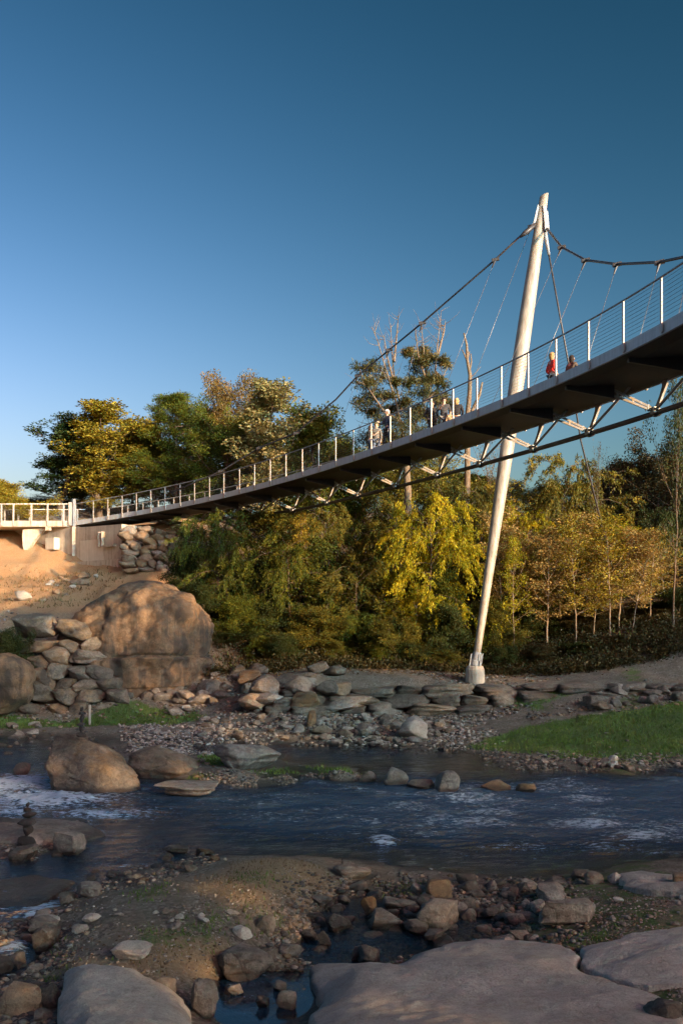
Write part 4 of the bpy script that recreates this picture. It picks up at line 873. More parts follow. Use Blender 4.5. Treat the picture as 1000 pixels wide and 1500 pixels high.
RM = dict(grey=rock_mat('grey rock', [(.10,.093,.082),(.23,.212,.187),(.40,.37,.33)]), boulder=rock_mat('weathered boulder', [(.05,.044,.036),(.13,.114,.092),(.25,.222,.18)], (.26,.17,.07), .4), black=rock_mat('blackened stone', [(.02,.02,.02),(.045,.045,.045),(.08,.078,.075)], stain_amt=.05), dark=rock_mat('dark river stone', [(.055,.05,.044),(.13,.117,.10),(.25,.225,.19)], stain_amt=.12),  # boulder: its ochre stain stands in for sun dapples
          tan=rock_mat('tan rock', [(.11,.088,.062),(.23,.18,.13),(.36,.29,.215)], (.28,.17,.08), .5), pale=rock_mat('pale pinkish slab', [(.34,.325,.295),(.47,.45,.41),(.58,.56,.52)], (.34,.28,.21), .4, crk=.12),
          ochre=rock_mat('ochre stain and dapple rock', [(.10,.075,.05),(.20,.14,.085),(.33,.24,.14)], (.34,.18,.06), .6), dome=rock_mat('great domed rock', [(.08,.058,.038),(.17,.115,.07),(.25,.175,.11)], (.09,.075,.06), .5, streak=True))  # ochre: warm stain colour, partly painted-in sun dapples
def rock_verts(seed, sub, ang=.8, ledge=.03, flat=0.0, box=3.0):
    rng = np.random.default_rng(seed); bm = bmesh.new(); bmesh.ops.create_icosphere(bm, subdivisions=sub, radius=1)
    V = np.array([v.co[:] for v in bm.verts]); Fc = np.array([[v.index for v in f.verts] for f in bm.faces]); bm.free()
    V0 = V.copy(); V = V/(np.abs(V)**box).sum(1)[:,None]**(1/box); V *= [1, rng.uniform(.85, 1.1), 1]
    for k in range(int(8+10*ang)):
        n = rng.normal(size=3); n /= np.linalg.norm(n); d = rng.uniform(.55, .88) if k > 3 else rng.uniform(.45, .66)
        ex = np.maximum(0, V@n-d); V = V-n*(ex*(.55+.42*ang))[:,None]
    if flat: ex = np.maximum(0, V[:,2]-flat); V[:,2] -= ex*.9
    nn = V/np.linalg.norm(V, axis=1)[:,None]; s = seed*3.7
    V = V+nn*(fbm(V0*1.6+s, 4, seed)*.13+fbm(V0*6+s, 4, seed+7)*.045+fbm(V0*18+s, 2, seed+9)*.02)[:,None]
    lz = V[:,2]*5+fbm(V0*1.2+s, 2, seed+3)*1.2; V[:,:2] *= (1+ledge*np.clip(np.sin(lz*2.2)*2, -1, 1))[:,None]
    lo, hi = V.min(0), V.max(0); V = (V-(lo+hi)/2)/(hi-lo); V[:,2] += .5
    return V, Fc
RP = {}
def rock_mesh(seed, sub, **k):
    key = (seed, sub)+tuple(sorted(k.items()))
    if key not in RP: V, Fc = rock_verts(seed, sub, **k); RP[key] = (V, Fc)
    return RP[key]
_rc = {}
def rock(name, cat, label, pos, w, d, h, mat, seed, rz=0.0, sub=4, tilt=(0,0), group=None, sink=.18, shared=True, **k):
    key = (seed, sub)+tuple(sorted(k.items()))
    if key not in _rc: V, Fc = rock_mesh(seed, sub, **k); _rc[key] = mesh_np(name, V, [Fc], [RM['grey']], True)
    o = bpy.data.objects.new(name, _rc[key]); COL.objects.link(o)
    o.location = (pos[0], pos[1], pos[2]-h*sink); o.scale = (w, d, h*(1+sink)); o.rotation_euler = (tilt[0], tilt[1], rz)
    o.material_slots[0].link = 'OBJECT'; o.material_slots[0].material = RM[mat]
    return tag(o, label, cat, group)
def prock(px, py, wpx, hpx, mat, seed, label, name='rock', cat='rock', depth=.8, rz=0.0, z=None, Y=None, sub=4, tilt=(0,0), group=None, **k):
    """px,py: middle of the foot of the rock in the photograph; wpx,hpx its size there"""
    if Y is None:
        q = hitg(px, py); Y = q.y; zf = q.z
    else: zf = CZ+(HOR-py)/F*Y
    w = wpx*Y/F; h = hpx*Y/F; d = w*depth; c = Vector(((px-500)/F*(Y+d*.42), Y+d*.42, 0))
    h = max(.04, h-(d*.42)*(py-HOR)/F*.55)
    return rock(name, cat, label, (c.x, c.y, zf if z is None else z), w, d, h, mat, seed, rz, sub, tilt, group, **k)
# -- the landmarks
def landmarks():
    B = 'boulder'
    prock(134,1162,150,92,'boulder',1,'largest grey boulder in the river at the left, a stone stack standing on it',B,B,.75,sub=6,z=-.25,ang=.45,ledge=.012,tilt=(0,.12))
    prock(246,1140,120,50,'tan',2,'low brown wedge boulder right of the largest river boulder',B,B,.7,sub=5,z=-.1,ang=.7)
    prock(274,1168,95,24,'grey',3,'flat layered ledge stone at the water edge below the wedge boulder',B,B,.7,sub=5,z=-.08,ledge=.05,flat=.25)
    prock(362,1130,100,40,'grey',4,'pale humped boulder on the left end of the grassy islet',B,B,.7,sub=5,ang=.6)
    prock(655,1160,38,36,'grey',5,'upright egg shaped pale boulder standing in the river',B,B,.8,z=-.1,ang=.4,ledge=.005)
    prock(580,1150,38,28,'grey',6,'round brown grey boulder right of the islet tip',B,B,.8,z=-.05,ang=.4)
    prock(538,1146,28,18,'grey',7,'smaller boulder between the islet tip and the round brown one',B,B,.8,z=-.05)
    prock(616,1156,44,16,'dark',8,'low dark stone touching the left side of the egg shaped boulder',B,B,.8,z=-.06)
    prock(724,1158,44,17,'ochre',9,'flat ochre tinted stone right of the egg shaped boulder',B,B,.8,z=-.05)
    prock(770,1161,30,16,'ochre',10,'brown stone at the water edge right of the flat ochre one',B,B,.8,z=-.05)
    prock(33,1138,26,22,'dark',11,'round dark boulder left of the largest river boulder',B,B,.9,z=-.05,ang=.3)
    # great dome of bedrock: its own mesh in world size; sheer lower face, a seam, and a lop-sided dome above
    na, nz = 260, 150; A = np.linspace(0, 2*np.pi, na, endpoint=False); T = np.linspace(0, 1, nz); AA, TT = np.meshgrid(A, T)
    ca, sa = np.cos(AA), np.sin(AA); pl = (np.abs(ca)**2.6+np.abs(sa)**2.6)**(-1/2.6)
    zf = TT; up_ = np.clip((zf-.36)/.64, 0, 1); left = np.clip(-ca, 0, 1); e = 2.5-1.15*left
    rr = np.where(zf > .36, (1-up_**e).clip(0)**(1/(2.1-.5*left)), 1.0); rr = rr*(1+.06*(zf < .345)-.03*(zf < .1))
    x = ca*pl*rr*(3.15+.55*left*(1-up_)); y = sa*pl*rr*3.3; z = zf*5.15-.55; x = x+.35*up_
    q = np.stack([x, y, z], -1).reshape(-1, 3); nn = np.stack([ca*pl, sa*pl, .6*up_], -1).reshape(-1, 3)
    q = q+nn*(fbm(q*.55+3, 5, 71)*.75+fbm(q*2.4, 4, 72)*.12+fbm(q*9, 3, 73)*.03-np.abs(fbm(q*[.9,.9,.35]+9, 3, 74))*.35)[:,None]*np.repeat(np.clip(rr.reshape(-1)*1.6, 0, 1)[:,None], 3, 1)
    sz_ = 1.25+.1*np.sin(q[:,0]*1.3); q -= nn*(np.exp(-((q[:,2]-sz_)/.05)**2)*.13)[:,None]
    I = np.arange(na*nz).reshape(nz, na); Fd = np.stack([I[:-1], np.roll(I, -1, 1)[:-1], np.roll(I, -1, 1)[1:], I[1:]], -1).reshape(-1, 4)
    o = obj(B, mesh_np(B, q, [Fd], [RM['dome']], True), None, ((198-500)/F*44.2, 44.6, 1.45)); tag(o, 'great brown domed boulder with dark water streaks below the bridge abutment', B)
    prock(10,1036,84,80,'dome',3,'large smooth boulder cut by the left edge of the photo, beside the stacked stones',B,B,.8,sub=5,Y=39.3,ang=.35)
    prock(150,856,80,14,'tan',14,'pale bedrock lip under the abutment plinth',B,B,.6,sub=5,Y=62,flat=.3)
    # stacked terrace left of the dome
    S = [(52,935,62,26,'grey'),(112,938,44,22,'grey'),(100,957,32,14,'grey'),(60,958,50,14,'tan'),(135,958,34,18,'grey'),(84,977,38,22,'grey'),(134,978,68,20,'dark'),(60,980,30,16,'tan'),
         (84,1000,32,20,'grey'),(117,998,32,16,'dark'),(150,1000,36,18,'dark'),(62,1012,38,24,'tan'),(98,1014,28,14,'grey'),(128,1016,40,16,'dark'),(160,1014,34,16,'grey'),
         (62,1034,42,26,'grey'),(100,1032,34,20,'grey'),(135,1034,44,18,'grey'),(172,1034,32,18,'grey'),(45,1048,30,14,'grey'),(85,1048,28,12,'tan'),(118,1046,30,12,'grey'),(155,1046,32,12,'grey')]
    L = ['long pale top stone of the stacked terrace left of the great dome','topmost terrace stone touching the great dome','small block under the topmost touching stone','thin slab under the long pale top stone','block wedged against the great dome in the second course',
         'rounded stone at the left of the third course','long dark streaked block of the third course against the dome','brown stone left of the rounded one','pale lumpy stone below the rounded one','dark flat block in the middle of the fourth course','small black block against the dome in the fourth course',
         'brown rounded stone beside the left edge boulder','small stone right of the brown rounded one','dark slab of the fifth course','grey block at the foot of the dome','large grey stone low at the left end of the terrace','grey stone in the middle of the lowest big course','wide grey block low under the dark slab','last stone of the low course by the dome foot','foot stone at the far left of the terrace','brown foot stone of the terrace','foot stone in the middle of the terrace','foot stone at the right of the terrace']
    for i, ((px, py, w, h, m), l) in enumerate(zip(S, L)):
        f = (1048-py)/115; prock(px, py, w*1.2, h*1.45, {'grey':'boulder','tan':'dome','dark':'dark'}[m], 20+i%9, l, 'wall_stone', 'stone', .9, Y=40.2+1.3*f, sub=4, box=9.0, group='stones stacked left of the great dome', ang=.45, ledge=.02, sink=.05, rz=((i*37)%10-5)*.02)
    # foreground stones one can tell apart
    Fg = [(348,1436,104,50,'grey',31,'large rough boulder in the middle of the foreground beside the still pool',.8),(193,1408,62,22,'pale',32,'pale flat topped rock lying on the bare earth in the foreground',.7),
      (298,1496,46,58,'grey',33,'pointed upright rock at the left side of the still blue pool',.8),(243,1466,36,34,'grey',34,'grey rock between the left slab and the pointed one',.9),(420,1484,30,24,'grey',35,'rounded stone in the right part of the still pool',.9),
      (384,1484,22,18,'dark',36,'small dark stone standing in the still pool',.9),(345,1462,24,16,'pale',37,'small pale stone at the top of the still pool',.9),(410,1456,24,16,'grey',38,'stone at the upper right of the still pool',.9),
      (28,1492,66,46,'tan',39,'big layered tan rock in the lower left corner',.8),(78,1482,40,34,'dark',40,'dark brown rock beside the big layered one in the lower left corner',.9),(62,1500,28,20,'grey',41,'small grey stone at the bottom edge left of the pale slab',.9),
      (66,1400,44,44,'dark',42,'dark rugged rock beside the small left stream',.9),(60,1378,50,30,'grey',43,'grey broken rock above the dark rugged one at the left stream',.8),(28,1420,34,20,'dark',44,'low wet dark rock in the left stream',.9),(6,1430,26,24,'dark',45,'dark wet rock at the left edge in the stream',.9),
      (130,1318,40,24,'grey',46,'smooth egg shaped grey rock by the left rapids',.7),(98,1326,28,16,'dark',47,'dark rock left of the smooth egg shaped one',.8),(102,1256,48,36,'grey',48,'round grey boulder right of the left stone stack',.8),(36,1264,44,22,'dark',49,'dark round boulder below the left stone stack',.9),
      (62,1352,26,18,'grey',50,'small grey rock at the bend of the left stream',.9),(390,1372,30,28,'grey',51,'upright split rock on the earth bank in front of the big rough boulder',.6),(355,1376,30,18,'pale',52,'low pale rock left of the upright split one',.7),
      (340,1345,24,8,'pale',53,'small flat stone on the earth bank',.7),(135,1352,28,12,'pale',54,'pale flat rock right of the left stream',.7),(70,1362,40,16,'pale',55,'pale slab of rock on the left stream bank',.7),(118,1370,26,14,'pale',56,'small pale stone below the pale slab on the left bank',.7),
      (567,1365,58,30,'grey',57,'broad light grey cobble in the middle of the cobble bar',.7),(636,1382,34,18,'grey',58,'light grey cobble close to the top of the big slab',.8),(608,1372,38,22,'dark',59,'grey cobble between the two lightest ones',.8),(640,1364,80,48,'grey',60,'large brown grey boulder right of the cobble bar middle',.8),
      (642,1322,40,28,'ochre',61,'ochre edged boulder at the water side of the cobble bar',.8),(575,1336,40,18,'grey',62,'grey flat cobble above the broad light grey one',.8),(541,1344,26,28,'ochre',63,'triangular ochre rock standing on the cobble bar',.7),
      (542,1416,46,26,'dark',64,'dark layered rock in the shallow water above the big slab',.8),(525,1408,30,18,'dark',65,'dark stone left of the dark layered rock',.8),(476,1388,26,22,'dark',66,'dark pointed stone in the shallows left of the layered rock',.8),
      (494,1368,44,26,'dark',67,'dark blue grey rock left of the broad light cobble',.8),(515,1292,56,22,'grey',68,'smooth low boulder at the tip of the earth bank',.7),(425,1408,40,18,'grey',69,'flat stone in the shallows right of the big rough boulder',.7),
      (455,1378,26,14,'dark',70,'dark stone in the narrow channel beside the earth bank',.8),(470,1330,36,14,'grey',71,'grey stone at the mouth of the narrow channel',.8),(460,1352,30,12,'grey',72,'grey flat stone in the narrow channel',.8),
      (808,1326,58,26,'grey',73,'flat pale boulder on top of the dark cobbles at the right',.8),(830,1358,90,40,'grey',74,'large wedge shaped boulder below the flat pale one at the right',.7),(788,1340,24,18,'grey',75,'small grey block left of the wedge shaped boulder',.9),
      (812,1306,36,18,'dark',76,'dark flat topped rock at the water edge at the right',.9),(866,1296,34,18,'grey',77,'rounded rock at the water edge right of the dark flat topped one',.8),(852,1290,36,16,'dark',78,'dark ridge of rock just behind the rounded one at the water',.8),
      (898,1295,22,16,'pale',79,'small pale rock at the water edge, right of the rounded one',.8),(862,1400,34,12,'grey',80,'flat stone at the right side of the big slab',.8),(905,1323,16,8,'pale',81,'small pale stone on the right bank',.8),
      (895,1506,92,30,'dark',82,'blue grey smooth boulder at the bottom edge on the big slab',.8),(968,1510,60,42,'dark',83,'dark rough boulder in the lower right corner',.8),(994,1300,24,20,'tan',84,'tan blocks at the right edge by the water',.9),
      (258,1252,38,12,'dark',85,'long flat stone in the shallows between the rapids and the earth bank',.5),(300,1254,28,10,'ochre',86,'ochre flat stone in the shallows left of the earth bank',.6),(265,1118,10,8,'dark',87,'small dark cobble behind the wedge boulder',.8)]
    for px, py, w, h, m, sd_, l, dp in Fg: prock(px, py, w, h, m, sd_%13+100, l, 'rock', 'rock', dp, rz=(sd_*1.7)%6.28 if dp > .75 else ((sd_*7)%10-5)*.06, sub=5 if w > 40 else 4, ang=.55+.4*((sd_*13)%7)/7, ledge=.02)
    # blocks along the front of the far terrace that stand out
    Fm = [(388,1022,46,28,'grey','rounded kidney shaped stone at the left end of the low terrace wall'),(392,1036,52,18,'grey','long rounded stone under the kidney shaped one'),(440,1020,48,24,'grey','squared pale block near the left end of the low terrace wall'),
          (446,1040,44,22,'ochre','block with a warm ochre face under the squared pale block'),(505,1042,78,18,'grey','long low block right of the ochre faced one'),(480,1020,36,20,'dark','dark split block right of the squared pale block'),
          (605,1084,44,28,'pale','pale slanting slab stone above the gravel shore in the middle'),(535,1080,26,16,'grey','dark grey stone left of the pale slanting slab'),(370,1040,44,20,'tan','tan stone beside the low terrace wall at the left'),(365,1000,36,16,'ochre','sunlit ochre stone above the left end of the terrace wall'),
          (456,1066,14,20,'ochre','small upright ochre stone on the gravel shore'),(470,1078,34,12,'tan','flat tan stone right at the gravel shore edge')]
    for i, (px, py, w, h, m, l) in enumerate(Fm): prock(px, py, w, h*1.25, m, 40+i%6, l, 'wall_stone', 'stone', .9, Y=(38.5 if py > 1030 else 38.9 if py > 1010 else 39.6) if not 1060 < py else None, sub=4, box=5.0, ang=.6, sink=.1, rz=(i%5-2)*.08)
landmarks()

# -- slabs of bedrock with outlines taken onto the ground
def slab(outline, label, mat, z0, rise, seed, bedding=.5, na=150, nr=34, dipx=0, dipy=0):
    P2 = worldpoly(outline); n = len(P2); seg = np.linalg.norm(np.roll(P2, -1, 0)-P2, axis=1); cs = np.concatenate([[0], np.cumsum(seg)])
    u = np.linspace(0, cs[-1], na, endpoint=False); Pc = np.vstack([P2, P2[:1]]); B_ = np.stack([np.interp(u, cs, Pc[:,0]), np.interp(u, cs, Pc[:,1])], 1)
    for _ in range(3): B_ = .5*B_+.25*np.roll(B_, 1, 0)+.25*np.roll(B_, -1, 0)
    B_ += np.stack([fbm(np.c_[B_*2.2, B_[:,:1]*0+seed], 3, seed), fbm(np.c_[B_*2.2, B_[:,:1]*0+seed+9], 3, seed+1)], 1)*.10+np.stack([fbm(np.c_[B_*9, B_[:,:1]*0+seed], 2, seed), fbm(np.c_[B_*9, B_[:,:1]*0+seed+9], 2, seed+1)], 1)*.035
    c = B_.mean(0); zmn = .0; V = []; rs = np.concatenate([np.linspace(0, .98, nr), [.99,1.0,1.008,1.016]])
    prof = np.concatenate([1-.55*(np.clip((np.linspace(0, .98, nr)-.6)/.38, 0, 1))**2, [.40,.26,.0,-1.5]])
    for k, (r, pf) in enumerate(zip(rs, prof)):
        q = c+(B_-c)*r; p3 = np.c_[q, q[:,:1]*0]
        hgt = rise*(1+.25*fbm(p3*.5, 3, seed+5)); st = fbm(p3*[.5,1.6,1], 4, seed+2); steps = np.round(st*9)/9*.6+st*.4
        zg = np.maximum(terr(q[:,0], q[:,1], False)+.05, z0-.05)
        z = zg+hgt*pf+(steps*.14*bedding+fbm(p3*5, 4, seed+4)*.022+(q[:,0]-c[0])*dipx+(q[:,1]-c[1])*dipy)*max(0, pf)
        V.append(np.c_[q, z])
    V = np.concatenate(V); m = len(rs); I = np.arange(m*na).reshape(m, na)
    Fq = np.stack([I[:-1], np.roll(I, -1, 1)[:-1], np.roll(I, -1, 1)[1:], I[1:]], -1).reshape(-1, 4)
    o3 = np.array([c[0], c[1], z0]); me = mesh_np('rock_slab', V-o3, [Fq[:, ::-1]], [RM[mat]], True)
    tag(obj('rock_slab', me, None, tuple(o3)), label, 'rock slab')
slab([(445,1424),(475,1420),(512,1432),(545,1446),(575,1436),(600,1414),(640,1402),(655,1390),(715,1382),(770,1390),(832,1402),(845,1420),(850,1440),(905,1454),(960,1468),(1010,1500),(900,1560),(600,1570),(470,1540),(455,1500),(470,1480),(462,1460)],
     'biggest smooth pale rock slab filling the bottom of the photo right of the pool', 'pale', .08, .16, 5, .3, 220, 60)
slab([(92,1450),(130,1438),(200,1437),(225,1455),(262,1475),(285,1510),(280,1560),(110,1560),(90,1500)], 'pale flat rock slab at the bottom left between the two corners of rock', 'pale', .25, .24, 8, .6, 130, 36)
slab([(845,1400),(890,1390),(930,1375),(1000,1365),(1080,1370),(1080,1440),(1000,1448),(930,1452),(880,1438),(850,1425)], 'broken tan rock slab on the right bank', 'pale', .36, .05, 12, 1.2, 130, 36)
slab([(905,1288),(940,1284),(1000,1290),(1050,1300),(1040,1320),(960,1312),(920,1305)], 'low pale rock shelf at the water edge at the right', 'pale', .1, .07, 15, 1.0, 90, 20)
slab([(0,1290),(60,1280),(110,1292),(100,1310),(60,1330),(0,1335),(-60,1330),(-60,1295)], 'smooth wet rock shelf under the left rapids', 'dark', -.16, .14, 18, .3, 90, 20)
slab([(0,1215),(60,1205),(130,1212),(150,1226),(110,1238),(40,1240),(-50,1236),(-50,1215)], 'low rock shelf carrying the left stone stack', 'grey', -.05, .14, 19, .8, 90, 20)

def slope_stones():
    rng = np.random.default_rng(31)
    for k in range(30):
        X = rng.uniform(-22, -14.5); Y = rng.uniform(49.5, 62); w = rng.uniform(.15, .55)+.5*(rng.random() < .15)
        rock('rock', 'stone', third(X, -22, -14.5, ['left','left central','right central','right'])+' stone lying '+third(Y, 49.5, 62, ['low','half way up','high','close under the wall'])+' on the sunlit dirt slope, '+('larger' if w > .4 else 'small'), (X, Y, terr(X, Y)[0]), w, w*.8, w*.5, ['tan','pale','tan'][k%3], 200+k%14, rng.uniform(0,6.28), 3, (0,0), 'stones on the dirt slope', .3, ang=.6, ledge=.01)
# -- low terrace wall and rubble wall, stone by stone
CW = {'boulder':'weathered','grey':'grey','dark':'dark','tan':'tan','ochre':'ochre tinted','pale':'pale'}
def third(v, a, b_, names): return names[min(len(names)-1, max(0, int((v-a)/(b_-a)*len(names))))]
def wall_rows():
    rng = np.random.default_rng(17); i = 0
    for r in range(3):
        px = 380+20*r+rng.uniform(-8, 8)
        while px < (1010, 960, 800)[r]:
            w = rng.uniform(36, 78); Yj = 38.5+.35*r+rng.uniform(-.12,.12); zb = .42+.36*r+.42*smooth01(px, 690, 900)+rng.uniform(-.03,.03)-.18*smooth01(px, 800, 900)*r+.25*smooth01(px, 900, 1010)+.22*smooth01(px, 720, 830)
            py = HOR+(CZ-zb)/Yj*F; h = rng.uniform(.34, .46)*F/Yj
            lab = ['stone in the foot course of the low terrace wall','stone in the middle course of the low terrace wall','stone in the top course of the low terrace wall'][r]
            col = ['boulder','dark','boulder','dark','tan'][rng.integers(5)]; prock(px+w/2, py, w*1.1, h*1.45, col, 60+int(rng.integers(9)), ('long ' if w > 48 else 'short ' if w < 36 else '')+CW[col]+' '+lab+third(px, 500, 920, [', near its left end',', left of the mast',', below the mast foot',', right of the mast',', by the lawn']).replace(' in the',' in its',1), 'wall_stone', 'stone', .9, Y=Yj, sub=4, group='stones of the low terrace wall', ang=.3, ledge=.03, sink=.1, rz=rng.uniform(-.05,.05), box=10.0); px += w*rng.uniform(.95, 1.04)
    # rough terrace between the dome and the wall
    for k in range(34):
        px = rng.uniform(300, 500); py = rng.uniform(985, 1050); w = rng.uniform(16, 40)
        prock(px, py, w, w*rng.uniform(.4,.65), ['boulder','dark','dark'][rng.integers(3)], 60+int(rng.integers(9)), ('large ' if w > 28 else 'small ')+'tumbled stone between dome and terrace wall, '+third(px, 300, 500, ['near the dome','halfway','near the wall'])+third(py, 985, 1050, [' and high up',' at mid height',' low down']), 'wall_stone', 'stone', .9, sub=3, group='tumbled stones right of the great dome', ang=.9, rz=rng.uniform(0,6))
    # rubble wall right of the abutment
    for r in range(8):
        px = 178+rng.uniform(-4, 4)
        while px < 290-r*3:
            w = rng.uniform(12, 30); h = rng.uniform(7, 11); 
            prock(px+w/2, 840-r*8+rng.uniform(-1,1), w*1.1, h*1.4, ['tan','tan','grey','ochre'][rng.integers(4)], 60+int(rng.integers(9)), ('wide ' if w > 21 else 'small ')+'stone in the '+['lowest','second','third','fourth','fifth','sixth','seventh','top'][r]+' course of the rubble wall, '+third(px, 178, 285, ['abutment end','middle','wooded end']), 'wall_stone', 'stone', 1.0, Y=60.2+r*.22+rng.uniform(-.15,.15), sub=3, box=5.0, group='stones of the rubble wall', ang=.8, ledge=.02, sink=.1, rz=rng.uniform(-.3,.3)); px += w*rng.uniform(.9,1.1)
wall_rows()
slope_stones()

# -- cobbles scattered region by region
def scatter():
    rng = np.random.default_rng(23)
    REG = [  # polygon, count, size range (px), colours, label, group
      ([(500,1300),(700,1290),(830,1300),(800,1370),(760,1400),(660,1390),(560,1400),(440,1400),(450,1350)], 150, (14,36), ['dark','grey','grey','dark'], 'dark cobble of the cobble bar between the earth bank and the right bank', 'cobbles of the foreground bar'),
      ([(300,1440),(440,1400),(440,1490),(400,1500),(350,1500)], 16, (8,20), ['dark','grey'], 'dark cobble beside the still pool', 'cobbles around the still pool'),
      ([(60,1245),(250,1240),(330,1262),(200,1300),(110,1310)], 46, (8,28), ['dark','dark','grey','ochre'], 'wet dark stone in the shallows above the left rapids', 'stones in the left shallows'),
      ([(0,1330),(80,1340),(80,1470),(0,1450)], 24, (10,30), ['dark','grey'], 'wet stone beside the left stream', 'stones along the left stream'),
      ([(300,1052),(460,1050),(690,1062),(720,1085),(600,1100),(440,1090),(300,1080)], 120, (8,26), ['grey','grey','tan','grey','dark'], 'pale stone of the stony shore below the terrace wall', 'stones of the far shore'),
      ([(430,1090),(640,1095),(690,1102),(640,1108),(500,1105)], 26, (8,16), ['dark','grey'], 'dark stone in the back channel', 'stones in the back channel'),
      ([(690,1104),(800,1112),(1000,1112),(1000,1128),(860,1132),(740,1120)], 60, (6,18), ['grey','tan','dark','pale'], 'small stone along the waterline below the far lawn', 'stones along the edge of the far lawn'),
      ([(180,1068),(300,1072),(300,1100),(215,1100)], 36, (6,18), ['dark','grey'], 'small stone in the gravel behind the largest river boulder', 'stones behind the river boulders'),
      ([(0,1085),(70,1095),(60,1140),(0,1135)], 14, (6,16), ['dark','grey'], 'small stone in the dark channel at the left edge', 'stones in the left channel'),
      ([(700,1135),(860,1128),(860,1160),(760,1165)], 10, (8,16), ['ochre','dark'], 'small stone in the river right of the egg shaped boulder', 'stones in the river by the lawn'),
      ([(10,1062),(60,1058),(60,1078),(0,1085)], 8, (10,24), ['grey'], 'grey stone below the left grass strip', 'stones below the left grass'),
      ([(150,1335),(300,1330),(300,1360),(150,1372)], 10, (8,20), ['pale','grey'], 'pale stone lying flat on the earth bank', 'stones on the earth bank'),
      ([(880,1310),(1000,1315),(1000,1360),(900,1360)], 12, (6,16), ['pale','grey'], 'pale stone lying on the right bank', 'stones on the right bank'),
      ([(850,1010),(1000,1000),(1000,1030),(880,1040)], 14, (14,44), ['grey','dark','tan'], 'grey stone at the upper end of the far lawn', 'stones above the far lawn'),
      ([(180,1030),(320,1020),(320,1045),(190,1048)], 16, (14,36), ['dark','grey'], 'dark stone at the foot of the great dome', 'stones at the foot of the dome')]
    for poly, n, (s0, s1), cols, lab, grp in REG:
        a = np.array(poly, float); k = 0; lo, hi = a.min(0), a.max(0)
        while k < n:
            px, py = rng.uniform(lo[0], hi[0]), rng.uniform(lo[1], hi[1])
            if sdist(np.array([px]), np.array([py]), a)[0] < 0: continue
            X, Y, Z = hits([px], [py]); X, Y, Z = X[0], Y[0], max(Z[0], -.12); w = (s0+(s1-s0)*rng.random()**1.8)*Y/F; k += 1
            near_ = Y < 20; col = cols[rng.integers(len(cols))]; szw = third(w*F/Y, s0, s1, ['small ','middling ','large ']); place = third(px, lo[0], hi[0], ['left tip','far left','left part','left of middle','middle','right of middle','right part','far right','right tip'])+third(py, lo[1], hi[1], [', far side',', beyond centre',', centre',', before centre',', near side'])
            lab2 = szw+CW[col]+' stone '+grp[grp.index(' ')+1:]+', '+place
            rock('river_rock' if Y < 20 else 'shore_rock', 'stone', lab2, (X, Y, Z), w, w*rng.uniform(.6,.95), w*rng.uniform(.3,.55), col, 200+int(rng.integers(14)), rng.uniform(0,6.28), 4 if w > .22 else 3, (rng.uniform(-.25,.25), rng.uniform(-.25,.25)), grp, .25, ang=.35+.5*rng.random()//.25*.25, ledge=.01)
scatter()
def gravel(label, polys, n, s0, s1, mats, seed, wx=None):
    rng = np.random.default_rng(seed); bm = bmesh.new(); bmesh.ops.create_icosphere(bm, subdivisions=1, radius=.5); U = np.array([v.co[:] for v in bm.verts]); UF = np.array([[v.index for v in f.verts] for f in bm.faces]); bm.free()
    PX, PY = [], []
    for poly in polys:
        a = np.array(poly, float); lo, hi = a.min(0), a.max(0); m = n*3; q = rng.uniform(lo, hi, (m, 2)); q = q[sdist(q[:,0], q[:,1], a) > 0][:n]; PX.append(q[:,0]); PY.append(q[:,1])
    X, Y, Z = hits(np.concatenate(PX), np.concatenate(PY)); n = len(X)
    X = X+rng.normal(size=n)*.1; Y = Y+rng.normal(size=n)*.25
    cl = fbm(np.c_[X*1.5, Y*1.5, X*0], 3, seed); ok = cl > -.25; X, Y = X[ok], Y[ok]; n = len(X); Z = terr(X, Y); Z = np.maximum(Z, -.1)
    s = s0+(s1-s0)*rng.random(n)**3; sc = np.c_[s, s*rng.uniform(.6,1,n), s*rng.uniform(.35,.6,n)]; az = rng.uniform(0, 6.28, n)
    V = U[None]*sc[:,None]*(1+.25*rng.normal(size=(n, len(U), 1)).clip(-1,1)*.6); c, s_ = np.cos(az)[:,None], np.sin(az)[:,None]
    V = np.stack([V[...,0]*c-V[...,1]*s_+X[:,None], V[...,0]*s_+V[...,1]*c+Y[:,None], V[...,2]+(Z+s*.1)[:,None]], -1).reshape(-1, 3)
    Fq = (UF[None]+np.arange(n)[:,None,None]*len(U)).reshape(-1, 3); fm = np.repeat(rng.integers(0, len(mats), n), len(UF))
    tag(obj('gravel', mesh_np('gravel', V, [Fq], [GM[k] for k in mats], True, fmat=fm)), label, 'gravel', None, 'stuff')
GM = {k: simple_mat('pebbles '+k, c, .85, 0, .35, 9, .4) for k, c in dict(grey=(.2,.19,.175), dark=(.075,.072,.07), tan=(.26,.2,.145), pale=(.36,.33,.3), brown=(.12,.085,.05)).items()}
gravel('gravel between the cobbles of the foreground bar', [[(430,1290),(850,1285),(850,1380),(780,1400),(650,1395),(450,1440),(400,1400)]], 6000, .03, .13, ['grey','dark','dark','tan','brown'], 1)
gravel('pebbles strewn over the bare earth bank in the foreground', [[(80,1300),(300,1262),(480,1270),(480,1320),(420,1420),(300,1440),(90,1440)],[(850,1310),(1000,1300),(1000,1500),(850,1420)]], 3500, .015, .055, ['grey','tan','pale','brown'], 2)
gravel('gravel in the shallows and rapids at the left', [[(0,1240),(300,1235),(330,1262),(110,1320),(0,1340)],[(0,1330),(90,1340),(90,1500),(0,1500)]], 3500, .03, .14, ['grey','dark','dark','tan'], 3)
